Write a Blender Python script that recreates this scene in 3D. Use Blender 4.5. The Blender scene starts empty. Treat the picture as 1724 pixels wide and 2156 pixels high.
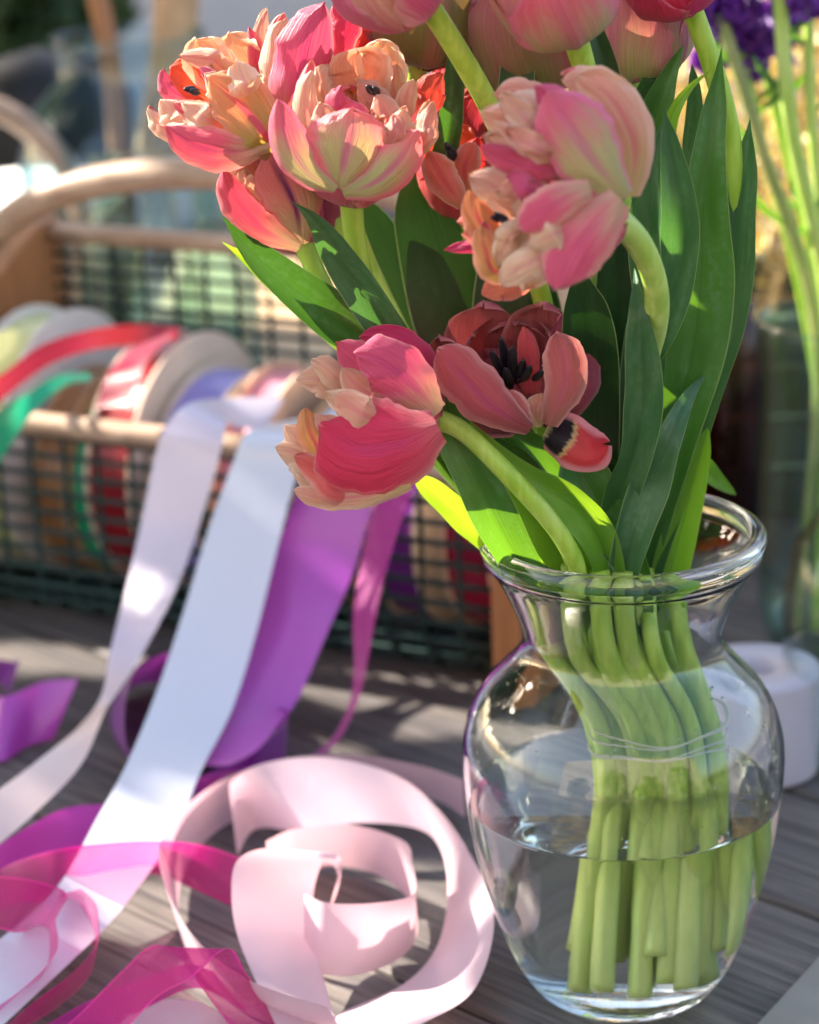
import bpy, math, random
import numpy as np
from mathutils import Vector, Euler, Matrix
R = math.radians
scn = bpy.context.scene
COL = scn.collection
random.seed(7); RNG = np.random.default_rng(7)

# ------------------------------------------------------------------ camera, world, sun, exposure
CAM = np.array([-0.1, -1.05, 0.609]); PITCH = R(19); ROLL = R(2.0); FOC = 85 / 36 * 2155
cam = bpy.data.cameras.new('camera'); co = bpy.data.objects.new('camera', cam); COL.objects.link(co)
co.location = CAM; co.rotation_euler = (Euler((R(90) - PITCH, 0, 0)).to_matrix() @ Matrix.Rotation(-ROLL, 3, 'Z')).to_euler()
cam.sensor_fit = 'VERTICAL'; cam.sensor_height = 36; cam.lens = 85
cam.clip_start = 0.05; cam.clip_end = 200
cam.dof.use_dof = True; cam.dof.focus_distance = 1.04; cam.dof.aperture_fstop = 6.3
cam.dof.aperture_blades = 9
scn.camera = co

SUN = np.array([-0.74, 0.40, 0.54]); SUN /= np.linalg.norm(SUN)
SUN_EL = math.asin(SUN[2]); SUN_AZ = math.atan2(SUN[0], SUN[1])
w = bpy.data.worlds.new('World'); scn.world = w; w.use_nodes = True
nt = w.node_tree; sky = nt.nodes.new('ShaderNodeTexSky'); sky.sky_type = 'NISHITA'; sky.sun_disc = False
sky.dust_density = 4.0; sky.ozone_density = .4; sky.sun_elevation = SUN_EL; sky.sun_rotation = SUN_AZ
nt.links.new(sky.outputs[0], nt.nodes['Background'].inputs[0]); nt.nodes['Background'].inputs[1].default_value = 0.12
sl = bpy.data.lights.new('sun', 'SUN'); sl.energy = 5.0; sl.angle = R(0.53); sl.color = (1, .9, .76)
so = bpy.data.objects.new('sun', sl); COL.objects.link(so)
so.rotation_euler = Vector(SUN).to_track_quat('Z', 'Y').to_euler(); so.location = (-3, 2, 3)
scn.view_settings.view_transform = 'Standard'; scn.view_settings.look = 'None'
scn.view_settings.exposure = 2.1; scn.view_settings.gamma = 1
scn.view_settings.use_curve_mapping = False
scn.render.engine = 'CYCLES'
cy = scn.cycles
cy.use_denoising = True
try: cy.denoiser = 'OPENIMAGEDENOISE'
except Exception: pass
cy.max_bounces = 14; cy.transmission_bounces = 12; cy.transparent_max_bounces = 16; cy.diffuse_bounces = 4
cy.glossy_bounces = 5; cy.sample_clamp_indirect = 6; cy.caustics_refractive = True; cy.caustics_reflective = True
cy.blur_glossy = 0.3; cy.use_adaptive_sampling = True; cy.adaptive_threshold = 0.015

# ------------------------------------------------------------------ projection helpers (real depth in metres)
def ray(px, py):
    c, s = math.cos(PITCH), math.sin(PITCH)
    a = (px - 862) / FOC; u = -(py - 1077.5) / FOC
    a, u = a * math.cos(ROLL) + u * math.sin(ROLL), -a * math.sin(ROLL) + u * math.cos(ROLL); b = -u
    return np.array([a, c - b * s, -s - b * c])
def P(px, py, Y):
    d = ray(px, py); return CAM + d * ((Y - CAM[1]) / d[1])
def G(px, py, z=0.0):
    d = ray(px, py); return CAM + d * ((z - CAM[2]) / d[2])
def nrm(v):
    v = np.asarray(v, float); return v / (np.linalg.norm(v, axis=-1, keepdims=True) + 1e-12)
def cat(pts, n):
    """Catmull-Rom through rows of pts, n samples (chord-length)"""
    p = np.asarray(pts, float)
    if len(p) == 2: 
        t = np.linspace(0, 1, n)[:, None]; return p[0] * (1 - t) + p[1] * t
    q = np.vstack([2 * p[0] - p[1], p, 2 * p[-1] - p[-2]])
    k = len(p) - 1
    d = np.linalg.norm(np.diff(p[:, :3] if p.shape[1] >= 3 else p, axis=0), axis=1) + 1e-9
    cum = np.concatenate([[0], np.cumsum(d)]); s = np.linspace(0, cum[-1], n)
    out = []
    for x in s:
        i = min(k - 1, max(0, int(np.searchsorted(cum, x, 'right') - 1))); t = (x - cum[i]) / d[i]
        a, b, c, e = q[i], q[i + 1], q[i + 2], q[i + 3]
        out.append(0.5 * ((2 * b) + (-a + c) * t + (2 * a - 5 * b + 4 * c - e) * t * t + (-a + 3 * b - 3 * c + e) * t ** 3))
    return np.array(out)
def lerp(a, b, t): return a + (b - a) * t
def sm(t): t = np.clip(t, 0, 1); return t * t * (3 - 2 * t)
class Noise1:
    def __init__(s, seed): s.r = np.random.default_rng(seed).uniform(-1, 1, 256)
    def __call__(s, x):
        x = np.asarray(x, float); i = np.floor(x).astype(int); f = x - i; f = f * f * (3 - 2 * f)
        return s.r[i % 256] * (1 - f) + s.r[(i + 1) % 256] * f

# ------------------------------------------------------------------ object helpers
def tag(o, label, cat_, group=None):
    o['label'] = label; o['category'] = cat_
    if group: o['group'] = group
    return o
def empty(name, loc, label, cat_, group=None):
    o = bpy.data.objects.new(name, None); COL.objects.link(o); o.location = loc; o.empty_display_size = .02
    tag(o, label, cat_, group); return o
class MB:
    def __init__(s): s.v = []; s.f = []; s.uv = []; s.mi = []; s.n = 0
    def grid(s, pts, uv=None, closeu=False, closev=False, mi=0):
        """pts (n,m,3)"""
        pts = np.asarray(pts, float); n, m = pts.shape[:2]; b = s.n
        s.v.append(pts.reshape(-1, 3)); s.n += n * m
        if uv is None:
            a, c = np.meshgrid(np.linspace(0, 1, m), np.linspace(0, 1, n)); uv = np.stack([a, c], -1)
        s.uv.append(np.asarray(uv).reshape(-1, 2))
        for i in range(n if closev else n - 1):
            for j in range(m if closeu else m - 1):
                i2, j2 = (i + 1) % n, (j + 1) % m
                s.f.append((b + i * m + j, b + i * m + j2, b + i2 * m + j2, b + i2 * m + j)); s.mi.append(mi)
    def poly(s, pts, uv=None, mi=0):
        pts = np.asarray(pts, float); b = s.n; s.v.append(pts); s.n += len(pts)
        s.uv.append(np.zeros((len(pts), 2)) if uv is None else np.asarray(uv)); s.f.append(tuple(range(b, b + len(pts)))); s.mi.append(mi)
    def box(s, c, h, ax=None, mi=0):
        c = np.asarray(c, float); ax = np.eye(3) if ax is None else np.asarray(ax)
        q = [c + ax[0] * h[0] * x + ax[1] * h[1] * y + ax[2] * h[2] * z for x in (-1, 1) for y in (-1, 1) for z in (-1, 1)]
        b = s.n; s.v.append(np.array(q)); s.uv.append(np.zeros((8, 2))); s.n += 8
        for f in ((0, 1, 3, 2), (4, 6, 7, 5), (0, 4, 5, 1), (2, 3, 7, 6), (0, 2, 6, 4), (1, 5, 7, 3)):
            s.f.append(tuple(b + i for i in f)); s.mi.append(mi)
    def tube(s, path, rad, seg=12, caps=True, flat=1.0, mi=0):
        p = np.asarray(path, float); n = len(p); rad = np.broadcast_to(rad, n)
        t = nrm(np.gradient(p, axis=0)); ref = np.array([0, 0, 1.]) if abs(t[0][2]) < .9 else np.array([1., 0, 0])
        nn = nrm(np.cross(t[0], ref)); rings = []
        for i in range(n):
            nn = nrm(nn - t[i] * np.dot(nn, t[i])); bb = np.cross(t[i], nn)
            a = np.arange(seg) * 2 * np.pi / seg
            rings.append(p[i] + rad[i] * (np.cos(a)[:, None] * nn + flat * np.sin(a)[:, None] * bb))
        s.grid(np.array(rings), closeu=True, mi=mi)
        if caps:
            b = s.n - n * seg; s.f.append(tuple(b + k for k in range(seg))[::-1]); s.mi.append(mi)
            s.f.append(tuple(b + (n - 1) * seg + k for k in range(seg))); s.mi.append(mi)
    def lathe(s, prof, c=(0, 0, 0), seg=48, ax=None, mi=0, closev=False):
        prof = np.asarray(prof, float); a = np.arange(seg) * 2 * np.pi / seg
        ax = np.eye(3) if ax is None else np.asarray(ax)
        pts = prof[:, 0, None, None] * (np.cos(a)[None, :, None] * ax[0] + np.sin(a)[None, :, None] * ax[1]) + prof[:, 1, None, None] * ax[2] + np.asarray(c)
        s.grid(pts, closeu=True, closev=closev, mi=mi)
    def build(s, name, mats, parent=None, smooth=True, kind=None, origin=None):
        v = np.vstack(s.v)
        off = np.zeros(3)
        if parent is not None: off = np.array(parent['_o']) if '_o' in parent else np.array(parent.location)
        elif origin is not None: off = np.asarray(origin, float)
        me = bpy.data.meshes.new(name); me.from_pydata((v - off).tolist(), [], s.f); 
        mats = mats if isinstance(mats, (list, tuple)) else [mats]
        for m in mats: me.materials.append(m)
        uvs = np.vstack(s.uv); lay = me.uv_layers.new(name='UVMap')
        li = np.empty(len(me.loops), int); me.loops.foreach_get('vertex_index', li)
        lay.data.foreach_set('uv', uvs[li].ravel())
        me.polygons.foreach_set('use_smooth', [smooth] * len(me.polygons))
        me.polygons.foreach_set('material_index', s.mi); me.update()
        o = bpy.data.objects.new(name, me); COL.objects.link(o)
        if parent is not None:
            o.parent = parent
            if parent.type == 'MESH':   # mesh parents keep the same local frame
                o.location = (0, 0, 0)
            
        else: o.location = off
        if kind: o['kind'] = kind
        return o
def sub(mb, name, mats, parent, root, smooth=True):
    """sub-part: child of a mesh part whose frame is root's frame"""
    o = mb.build(name, mats, root, smooth); o.parent = parent; return o

# ------------------------------------------------------------------ materials
class M:
    def __init__(s, name):
        s.m = bpy.data.materials.new(name); s.m.use_nodes = True; s.t = s.m.node_tree; s.t.nodes.clear()
        s.out = s.n('ShaderNodeOutputMaterial')
    def n(s, typ, **kw):
        x = s.t.nodes.new(typ)
        for k, v in kw.items(): setattr(x, k, v)
        return x
    def l(s, a, b): s.t.links.new(a, b)
    def set(s, node, **kw):
        for k, v in kw.items():
            k = k.replace('_', ' ')
            i = node.inputs[k]
            if hasattr(v, 'links') or isinstance(v, bpy.types.NodeSocket): s.l(v, i)
            else: i.default_value = (v + (1,)) if isinstance(v, tuple) and len(v) == 3 and i.type == 'RGBA' else v
        return node
    def math(s, op, a, b=None, clamp=False, c=None):
        x = s.n('ShaderNodeMath', operation=op, use_clamp=clamp)
        for i, v in enumerate((a, b, c)):
            if v is None: continue
            if isinstance(v, bpy.types.NodeSocket): s.l(v, x.inputs[i])
            else: x.inputs[i].default_value = v
        return x.outputs[0]
    def mix(s, f, a, b, blend='MIX'):
        x = s.n('ShaderNodeMix', data_type='RGBA', blend_type=blend)
        for i, v in ((0, f), (6, a), (7, b)):
            if isinstance(v, bpy.types.NodeSocket): s.l(v, x.inputs[i])
            else: x.inputs[i].default_value = (tuple(v) + (1,)) if isinstance(v, tuple) else v
        return x.outputs[2]
    def ramp(s, f, stops):
        x = s.n('ShaderNodeValToRGB'); e = x.color_ramp.elements
        while len(e) < len(stops): e.new(0.5)
        for i, (p, c) in enumerate(stops): e[i].position = p; e[i].color = (c + (1,)) if len(c) == 3 else c
        s.l(f, x.inputs[0]); return x.outputs[0]
    def rng(s, f, a, b, c=0, d=1, sm_=True):
        x = s.n('ShaderNodeMapRange', interpolation_type='SMOOTHSTEP' if sm_ else 'LINEAR')
        s.l(f, x.inputs[0])
        for i, v in enumerate((a, b, c, d)): x.inputs[i + 1].default_value = v
        return x.outputs[0]
    def uv(s):
        t = s.n('ShaderNodeUVMap'); sp = s.n('ShaderNodeSeparateXYZ'); s.l(t.outputs[0], sp.inputs[0]); return sp.outputs[0], sp.outputs[1]
    def comb(s, x, y, z=0.0):
        c = s.n('ShaderNodeCombineXYZ')
        for i, v in enumerate((x, y, z)):
            if isinstance(v, bpy.types.NodeSocket): s.l(v, c.inputs[i])
            else: c.inputs[i].default_value = v
        return c.outputs[0]
    def noise(s, vec, scale=5, detail=3, rough=.5, dist=0):
        x = s.n('ShaderNodeTexNoise'); x.inputs['Scale'].default_value = scale; x.inputs['Detail'].default_value = detail
        x.inputs['Roughness'].default_value = rough; x.inputs['Distortion'].default_value = dist
        if vec is not None: s.l(vec, x.inputs['Vector'])
        return x.outputs['Fac']
    def obj(s, sc=(1, 1, 1), rot=(0, 0, 0)):
        t = s.n('ShaderNodeTexCoord'); mp = s.n('ShaderNodeMapping'); mp.inputs['Scale'].default_value = sc; mp.inputs['Rotation'].default_value = rot
        s.l(t.outputs['Object'], mp.inputs[0]); return mp.outputs[0]
    def rand(s): return s.n('ShaderNodeObjectInfo').outputs['Random']
    def bump(s, h, strength=.3, dist=.001):
        b = s.n('ShaderNodeBump'); b.inputs['Strength'].default_value = strength; b.inputs['Distance'].default_value = dist
        s.l(h, b.inputs['Height']); return b.outputs[0]
    def bsdf(s, **kw): return s.set(s.n('ShaderNodeBsdfPrincipled'), **kw)
    def done(s, sh): s.l(sh, s.out.inputs[0]); return s.m
    def sheet(s, col, tcol, tf, rough=.5, spec=.4, normal=None, sheen=0.0):
        """thin leaf / petal / cloth: reflects and passes light"""
        b = s.bsdf(Base_Color=col, Roughness=rough, Specular_IOR_Level=spec, Sheen_Weight=sheen)
        t = s.n('ShaderNodeBsdfTranslucent'); 
        if isinstance(tcol, bpy.types.NodeSocket): s.l(tcol, t.inputs[0])
        else: t.inputs[0].default_value = tcol + (1,)
        if normal is not None: s.l(normal, b.inputs['Normal']); s.l(normal, t.inputs['Normal'])
        mx = s.n('ShaderNodeMixShader'); mx.inputs[0].default_value = tf
        s.l(b.outputs[0], mx.inputs[1]); s.l(t.outputs[0], mx.inputs[2]); return mx.outputs[0]

def plain(name, col, rough=.6, spec=.4, metal=0., nscale=30, namt=.15, bump=0.0, sheen=0.):
    m = M(name); nz = m.noise(m.obj(), nscale, 4)
    dark = tuple(c * (1 - namt * 1.5) for c in col); lite = tuple(min(1, c * (1 + namt)) for c in col)
    c = m.mix(m.rng(nz, .3, .7), dark, lite)
    b = m.bsdf(Base_Color=c, Roughness=rough, Specular_IOR_Level=spec, Metallic=metal, Sheen_Weight=sheen)
    if bump: m.l(m.bump(nz, bump), b.inputs['Normal'])
    return m.done(b.outputs[0])

def petal_mat(name, green, mid, edge, midrib, inside, inside_base=None, green_top=.34, edge_at=.55, streak=.5, tf=.34, warm=(1., .55, .35)):
    m = M(name); u, v = m.uv(); rnd = m.rand()
    e = m.math('ABSOLUTE', m.math('SUBTRACT', m.math('MULTIPLY', u, 2.0), 1.0))
    off = m.math('MULTIPLY', rnd, 37.0)
    fan = m.math('DIVIDE', m.math('SUBTRACT', u, .5), m.math('ADD', .55, m.math('MULTIPLY', v, .5)))
    fine = m.noise(m.comb(m.math('MULTIPLY', fan, 46.0), m.math('MULTIPLY', v, 2.6), off), 1, 4, .65, .4)
    wide = m.noise(m.comb(m.math('MULTIPLY', fan, 9.0), m.math('MULTIPLY', v, 1.3), off), 1, 3, .6, .5)
    blot = m.noise(m.comb(m.math('MULTIPLY', u, 2.2), m.math('MULTIPLY', v, 2.4), off), 1, 2, .5)
    # base green up to the pink
    gv = m.math('ADD', v, m.math('ADD', m.math('MULTIPLY', m.math('SUBTRACT', wide, .5), .28), m.math('MULTIPLY', m.math('SUBTRACT', blot, .5), .3)))
    c = m.mix(m.rng(gv, green_top - .2, green_top + .22), green, mid)
    # pale margins and tip
    ed = m.math('MAXIMUM', m.math('MULTIPLY', e, e), m.math('POWER', v, 5.0))
    ed = m.math('ADD', ed, m.math('ADD', m.math('MULTIPLY', m.math('SUBTRACT', wide, .5), .42), m.math('MULTIPLY', m.math('SUBTRACT', fine, .5), .6)))
    ed = m.math('ADD', ed, m.math('MULTIPLY', m.math('SUBTRACT', rnd, .5), .35))
    c = m.mix(m.rng(ed, edge_at - .3, edge_at + .32), c, edge)
    # midrib streak
    mr = m.math('MULTIPLY', m.rng(m.math('ADD', e, m.math('MULTIPLY', m.math('SUBTRACT', wide, .5), .35)), .02, .22, 1, 0), m.rng(v, .03, .25))
    mr = m.math('MULTIPLY', mr, m.rng(m.math('ADD', v, m.math('MULTIPLY', fine, .2)), .98, .45))
    c = m.mix(m.math('MULTIPLY', mr, streak), c, midrib)
    # fine veins
    vein = m.rng(fine, .35, .7)
    c = m.mix(m.math('MULTIPLY', m.math('SUBTRACT', 1.0, vein), .38), c, m.mix(1.0, c, (.78, .42, .46), 'MULTIPLY'))
    ins = m.mix(m.rng(m.math('ADD', v, m.math('MULTIPLY', m.math('SUBTRACT', wide, .5), .3)), .12, .3), inside_base or green, inside)
    ins = m.mix(m.rng(ed, edge_at - .1, edge_at + .45), ins, edge)
    ins = m.mix(m.math('MULTIPLY', m.math('SUBTRACT', 1.0, vein), .22), ins, m.mix(1.0, ins, (.75, .45, .4), 'MULTIPLY'))
    bf = m.n('ShaderNodeNewGeometry').outputs['Backfacing']
    col = m.mix(bf, c, ins)
    hsv = m.n('ShaderNodeHueSaturation'); m.l(col, hsv.inputs['Color'])
    m.l(m.math('ADD', .49, m.math('MULTIPLY', rnd, .022)), hsv.inputs['Hue']); m.l(m.math('ADD', .9, m.math('MULTIPLY', rnd, .2)), hsv.inputs['Value'])
    col = hsv.outputs[0]
    tc = m.mix(.55, col, m.mix(1.0, col, warm, 'MULTIPLY'))
    h = m.math('ADD', m.math('MULTIPLY', fine, .8), m.math('MULTIPLY', wide, 1.6))
    return m.done(m.sheet(col, tc, tf, .42, .35, m.bump(h, .7, .0013), .15))

GRN = (.42, .48, .16)
MP = {
 'pink': petal_mat('petal_pink', (.62, .50, .28), (.80, .12, .24), (.86, .36, .38), (.60, .05, .24), (.80, .20, .14), edge_at=.78, green_top=.16),
 'hot': petal_mat('petal_hot_pink', (.70, .16, .22), (.72, .04, .15), (.84, .34, .36), (.62, .05, .24), (.72, .08, .07), edge_at=.88, green_top=.12),
 'cup': petal_mat('petal_green_cup', (.50, .52, .22), (.84, .30, .32), (.85, .27, .38), (.60, .10, .34), (.86, .42, .28), green_top=.5, edge_at=.6, streak=.7),
 'peach': petal_mat('petal_peach', (.74, .62, .26), (.88, .46, .34), (.93, .66, .48), (.82, .20, .28), (.90, .45, .25), green_top=.2, edge_at=.48, streak=.55),
 'cream': petal_mat('petal_cream', (.80, .66, .30), (.90, .60, .42), (.94, .76, .58), (.85, .30, .40), (.92, .56, .30), green_top=.2, edge_at=.40, streak=.5),
 'red': petal_mat('petal_coral_red', (.50, .25, .12), (.76, .10, .12), (.82, .26, .26), (.6, .05, .15), (.80, .07, .04), edge_at=.95, green_top=.1),
 'wine': petal_mat('petal_dusky', (.22, .05, .06), (.58, .11, .17), (.74, .32, .36), (.48, .06, .26), (.36, .075, .075), inside_base=(.10, .02, .03), edge_at=.75, green_top=.1),
 'bud': petal_mat('petal_olive', (.20, .17, .05), (.30, .11, .07), (.36, .14, .12), (.5, .12, .15), (.6, .2, .1), green_top=.75, edge_at=.7),
}
MP['cuppink'] = petal_mat('petal_cup_pink', (.52, .54, .24), (.80, .17, .29), (.85, .22, .40), (.62, .12, .36), (.86, .40, .30), green_top=.42, edge_at=.7, streak=.5)
MP['violetstripe'] = petal_mat('petal_violet_stripe', (.60, .48, .25), (.78, .26, .24), (.84, .30, .32), (.20, .03, .16), (.8, .3, .2), green_top=.30, edge_at=.55, streak=1.0)
MP['apricot'] = petal_mat('petal_apricot', (.48, .46, .08), (.93, .52, .22), (.93, .52, .36), (.82, .10, .18), (.95, .48, .18), green_top=.34, edge_at=.62, streak=.9, tf=.42)
MP['coral'] = petal_mat('petal_coral', (.62, .25, .12), (.80, .16, .17), (.86, .40, .36), (.7, .06, .18), (.82, .12, .08), green_top=.12, edge_at=.7)
MP['dusky'] = petal_mat('petal_dusky_peach', (.45, .18, .12), (.64, .17, .19), (.84, .42, .40), (.65, .15, .30), (.66, .2, .16), green_top=.12, edge_at=.6)
MP['pinkpale'] = petal_mat('petal_pale_pink', (.70, .52, .36), (.84, .14, .27), (.90, .46, .42), (.80, .14, .32), (.85, .42, .32), green_top=.2, edge_at=.52)
MP['bud2'] = petal_mat('petal_dull_pink', (.24, .24, .08), (.38, .11, .12), (.44, .14, .17), (.4, .10, .15), (.5, .2, .15), green_top=.5, edge_at=.6)
# drooping petal with the black blotch
def blotch_mat():
    m = M('petal_blotched'); u, v = m.uv()
    nz = m.noise(m.comb(m.math('MULTIPLY', u, 26.), m.math('MULTIPLY', v, 4.)), 1, 3)
    vv = m.math('ADD', v, m.math('MULTIPLY', m.math('SUBTRACT', nz, .5), .16))
    e = m.math('ABSOLUTE', m.math('SUBTRACT', m.math('MULTIPLY', u, 2.0), 1.0))
    vv = m.math('ADD', vv, m.math('MULTIPLY', m.math('MULTIPLY', e, e), .22))
    inn = m.ramp(vv, [(.0, (.5, .5, .25)), (.10, (.012, .008, .018)), (.36, (.014, .008, .018)), (.42, (.60, .42, .20)), (.48, (.58, .05, .06)), (.9, (.62, .04, .06))])
    inn = m.mix(m.rng(m.math('ADD', e, m.math('MULTIPLY', nz, .2)), .72, 1.0), inn, (.8, .3, .36))
    bf = m.n('ShaderNodeNewGeometry').outputs['Backfacing']
    c = m.mix(bf, m.mix(m.rng(nz, .3, .7), (.75, .08, .22), (.85, .2, .34)), inn)
    return m.done(m.sheet(c, c, .25, .45, .35, m.bump(nz, .3, .0006)))
MP['blotch'] = blotch_mat()

def leaf_mat(name, dark, lite, trans, tf=.4, bloom=(.22, .34, .26), blm=.30):
    m = M(name); u, v = m.uv(); rnd = m.rand(); off = m.math('MULTIPLY', rnd, 23.0)
    fine = m.noise(m.comb(m.math('MULTIPLY', u, 34.), m.math('MULTIPLY', v, 3.), off), 1, 3, .6)
    wide = m.noise(m.comb(m.math('MULTIPLY', u, 3.), m.math('MULTIPLY', v, 5.), off), 1, 3, .6)
    tc = m.obj(); sp = m.noise(tc, 260, 3, .6)
    c = m.mix(m.rng(wide, .3, .7), dark, lite)
    c = m.mix(m.math('MULTIPLY', m.rng(fine, .35, .7), .35), c, m.mix(1., c, (1.7, 1.6, 1.6), 'MULTIPLY'))
    bl = m.math('MULTIPLY', m.math('MULTIPLY', m.rng(sp, .38, .62), m.rng(wide, .42, .75)), blm)
    c = m.mix(bl, c, bloom)
    e = m.math('ABSOLUTE', m.math('SUBTRACT', m.math('MULTIPLY', u, 2.0), 1.0))
    c = m.mix(m.rng(e, .95, 1.0), c, (.35, .45, .2))
    t = m.mix(m.math('MULTIPLY', m.rng(fine, .3, .7), .4), trans, tuple(x * .72 for x in trans))
    t = m.mix(m.rng(e, 0.0, .07, .6, 0), t, tuple(x * .55 for x in trans))
    return m.done(m.sheet(c, t, tf, .36, .5, m.bump(m.math('ADD', fine, m.math('MULTIPLY', sp, .3)), .35, .0006)))
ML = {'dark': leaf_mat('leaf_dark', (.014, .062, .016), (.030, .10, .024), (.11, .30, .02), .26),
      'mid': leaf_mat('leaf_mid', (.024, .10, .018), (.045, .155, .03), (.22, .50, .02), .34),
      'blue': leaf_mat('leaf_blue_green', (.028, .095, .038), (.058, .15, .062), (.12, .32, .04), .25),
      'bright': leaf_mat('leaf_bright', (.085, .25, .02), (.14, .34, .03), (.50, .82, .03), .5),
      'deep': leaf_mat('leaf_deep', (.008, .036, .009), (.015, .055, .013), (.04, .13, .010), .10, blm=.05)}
def stem_mat(name, a, b, pale=(.5, .6, .25)):
    m = M(name); tc = m.obj((1, 1, .12)); nz = m.noise(tc, 220, 3); n2 = m.noise(m.obj(), 25, 2)
    c = m.mix(m.rng(nz, .35, .7), a, b); c = m.mix(m.math('MULTIPLY', m.rng(n2, .45, .75), .35), c, pale)
    tz = m.n('ShaderNodeTexCoord'); sz_ = m.n('ShaderNodeSeparateXYZ'); m.l(tz.outputs['Object'], sz_.inputs[0])
    c = m.mix(m.rng(sz_.outputs[2], -.04, -.175, 0, .75), c, (.60, .70, .30))
    bs = m.bsdf(Base_Color=c, Roughness=.38, Specular_IOR_Level=.5, Subsurface_Weight=.35, Subsurface_Scale=.006)
    bs.inputs['Subsurface Radius'].default_value = (.8, 1, .2)
    m.l(m.bump(nz, .15, .0005), bs.inputs['Normal']); return m.done(bs.outputs[0])
MS = stem_mat('stem_green', (.30, .50, .04), (.44, .64, .10), (.60, .70, .26))
MS2 = stem_mat('stem_pale_green', (.36, .54, .09), (.50, .66, .16), (.62, .70, .30))
MS3 = stem_mat('stem_olive', (.24, .30, .10), (.32, .34, .14), (.45, .38, .18))
MBLK = plain('anther_black', (.016, .012, .022), .5, .5, nscale=400, bump=.4)
MPIS = plain('pistil_green', (.18, .20, .09), .5)

# ------------------------------------------------------------------ satin and organza
def satin(name, col, trans=None, tf=.18, rough=.27, aniso=.6, far=None):
    m = M(name); u, v = m.uv()
    wv = m.noise(m.comb(m.math('MULTIPLY', u, 60.), m.math('MULTIPLY', v, 900.)), 1, 2)
    e = m.math('ABSOLUTE', m.math('SUBTRACT', m.math('MULTIPLY', u, 2.0), 1.0))
    c = m.mix(m.rng(e, .955, .97), col, tuple(x * .86 for x in col))
    if far: c = m.mix(m.rng(v, .60, .68), c, far)
    b = m.bsdf(Base_Color=c, Roughness=rough, Specular_IOR_Level=.85, Anisotropic=aniso, Sheen_Weight=.25, Sheen_Roughness=.35)
    t = m.n('ShaderNodeBsdfTranslucent'); t.inputs[0].default_value = (trans or col) + (1,)
    cr = m.noise(m.comb(m.math('MULTIPLY', u, 1.2), m.math('MULTIPLY', v, 14.)), 1, 3, .6)
    m.l(m.bump(m.math('ADD', m.math('MULTIPLY', wv, .1), cr), .35, .0016), b.inputs['Normal'])
    mx = m.n('ShaderNodeMixShader'); mx.inputs[0].default_value = tf; m.l(b.outputs[0], mx.inputs[1]); m.l(t.outputs[0], mx.inputs[2])
    return m.done(mx.outputs[0])
def organza(name, col, alpha=.55):
    m = M(name); u, v = m.uv()
    e = m.math('ABSOLUTE', m.math('SUBTRACT', m.math('MULTIPLY', u, 2.0), 1.0))
    nz = m.noise(m.comb(m.math('MULTIPLY', u, 50.), m.math('MULTIPLY', v, 260.)), 1, 2)
    crink = m.noise(m.obj(), 160, 3, .6)
    a = m.math('ADD', m.rng(nz, .3, .7, alpha - .12, alpha + .12), m.rng(e, .9, .94, 0, .4), True)
    b = m.bsdf(Base_Color=col, Roughness=.32, Specular_IOR_Level=.9, Sheen_Weight=.5, Sheen_Roughness=.3)
    m.l(m.bump(m.math('ADD', nz, crink), .5, .0012), b.inputs['Normal'])
    t = m.n('ShaderNodeBsdfTranslucent'); t.inputs[0].default_value = col + (1,)
    mx = m.n('ShaderNodeMixShader'); mx.inputs[0].default_value = .3; m.l(b.outputs[0], mx.inputs[1]); m.l(t.outputs[0], mx.inputs[2])
    tr = m.n('ShaderNodeBsdfTransparent'); tr.inputs[0].default_value = tuple(.5 + .5 * x for x in col) + (1,)
    m2 = m.n('ShaderNodeMixShader'); m.l(a, m2.inputs[0]); m.l(tr.outputs[0], m2.inputs[1]); m.l(mx.outputs[0], m2.inputs[2])
    return m.done(m2.outputs[0])
LAV = satin('satin_lavender_white', (.72, .66, .80), (.8, .7, .78), far=(.86, .68, .64))
PINKW = satin('satin_blush', (.82, .66, .68), (.85, .62, .60), .22)
WHT = satin('satin_white', (.72, .76, .86), (.75, .78, .85))
PUR = satin('satin_purple', (.52, .09, .58), (.70, .05, .58), .32)
PURD = satin('satin_violet', (.26, .04, .40), (.40, .02, .42), .3)
PNK = satin('satin_pale_pink', (.76, .58, .66), (.80, .48, .54), .25, .26)
RED = satin('satin_red', (.36, .003, .014), (.7, .01, .03), .2)
WINE = satin('satin_wine', (.26, .005, .035))
GREENR = satin('satin_green', (.01, .42, .20), (.01, .5, .25), .25)
LIME = satin('satin_lime', (.75, .76, .30))
LILAC = satin('satin_lilac', (.38, .34, .78))
ROSE = satin('satin_rose', (.85, .30, .36), (.85, .3, .36))
BRONZE = satin('satin_bronze', (.34, .15, .05))
CRIM = satin('satin_crimson', (.42, .01, .07))
ORG = organza('organza_magenta', (.78, .008, .32), .48)
ORG2 = organza('organza_plum', (.58, .008, .34), .74)

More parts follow.
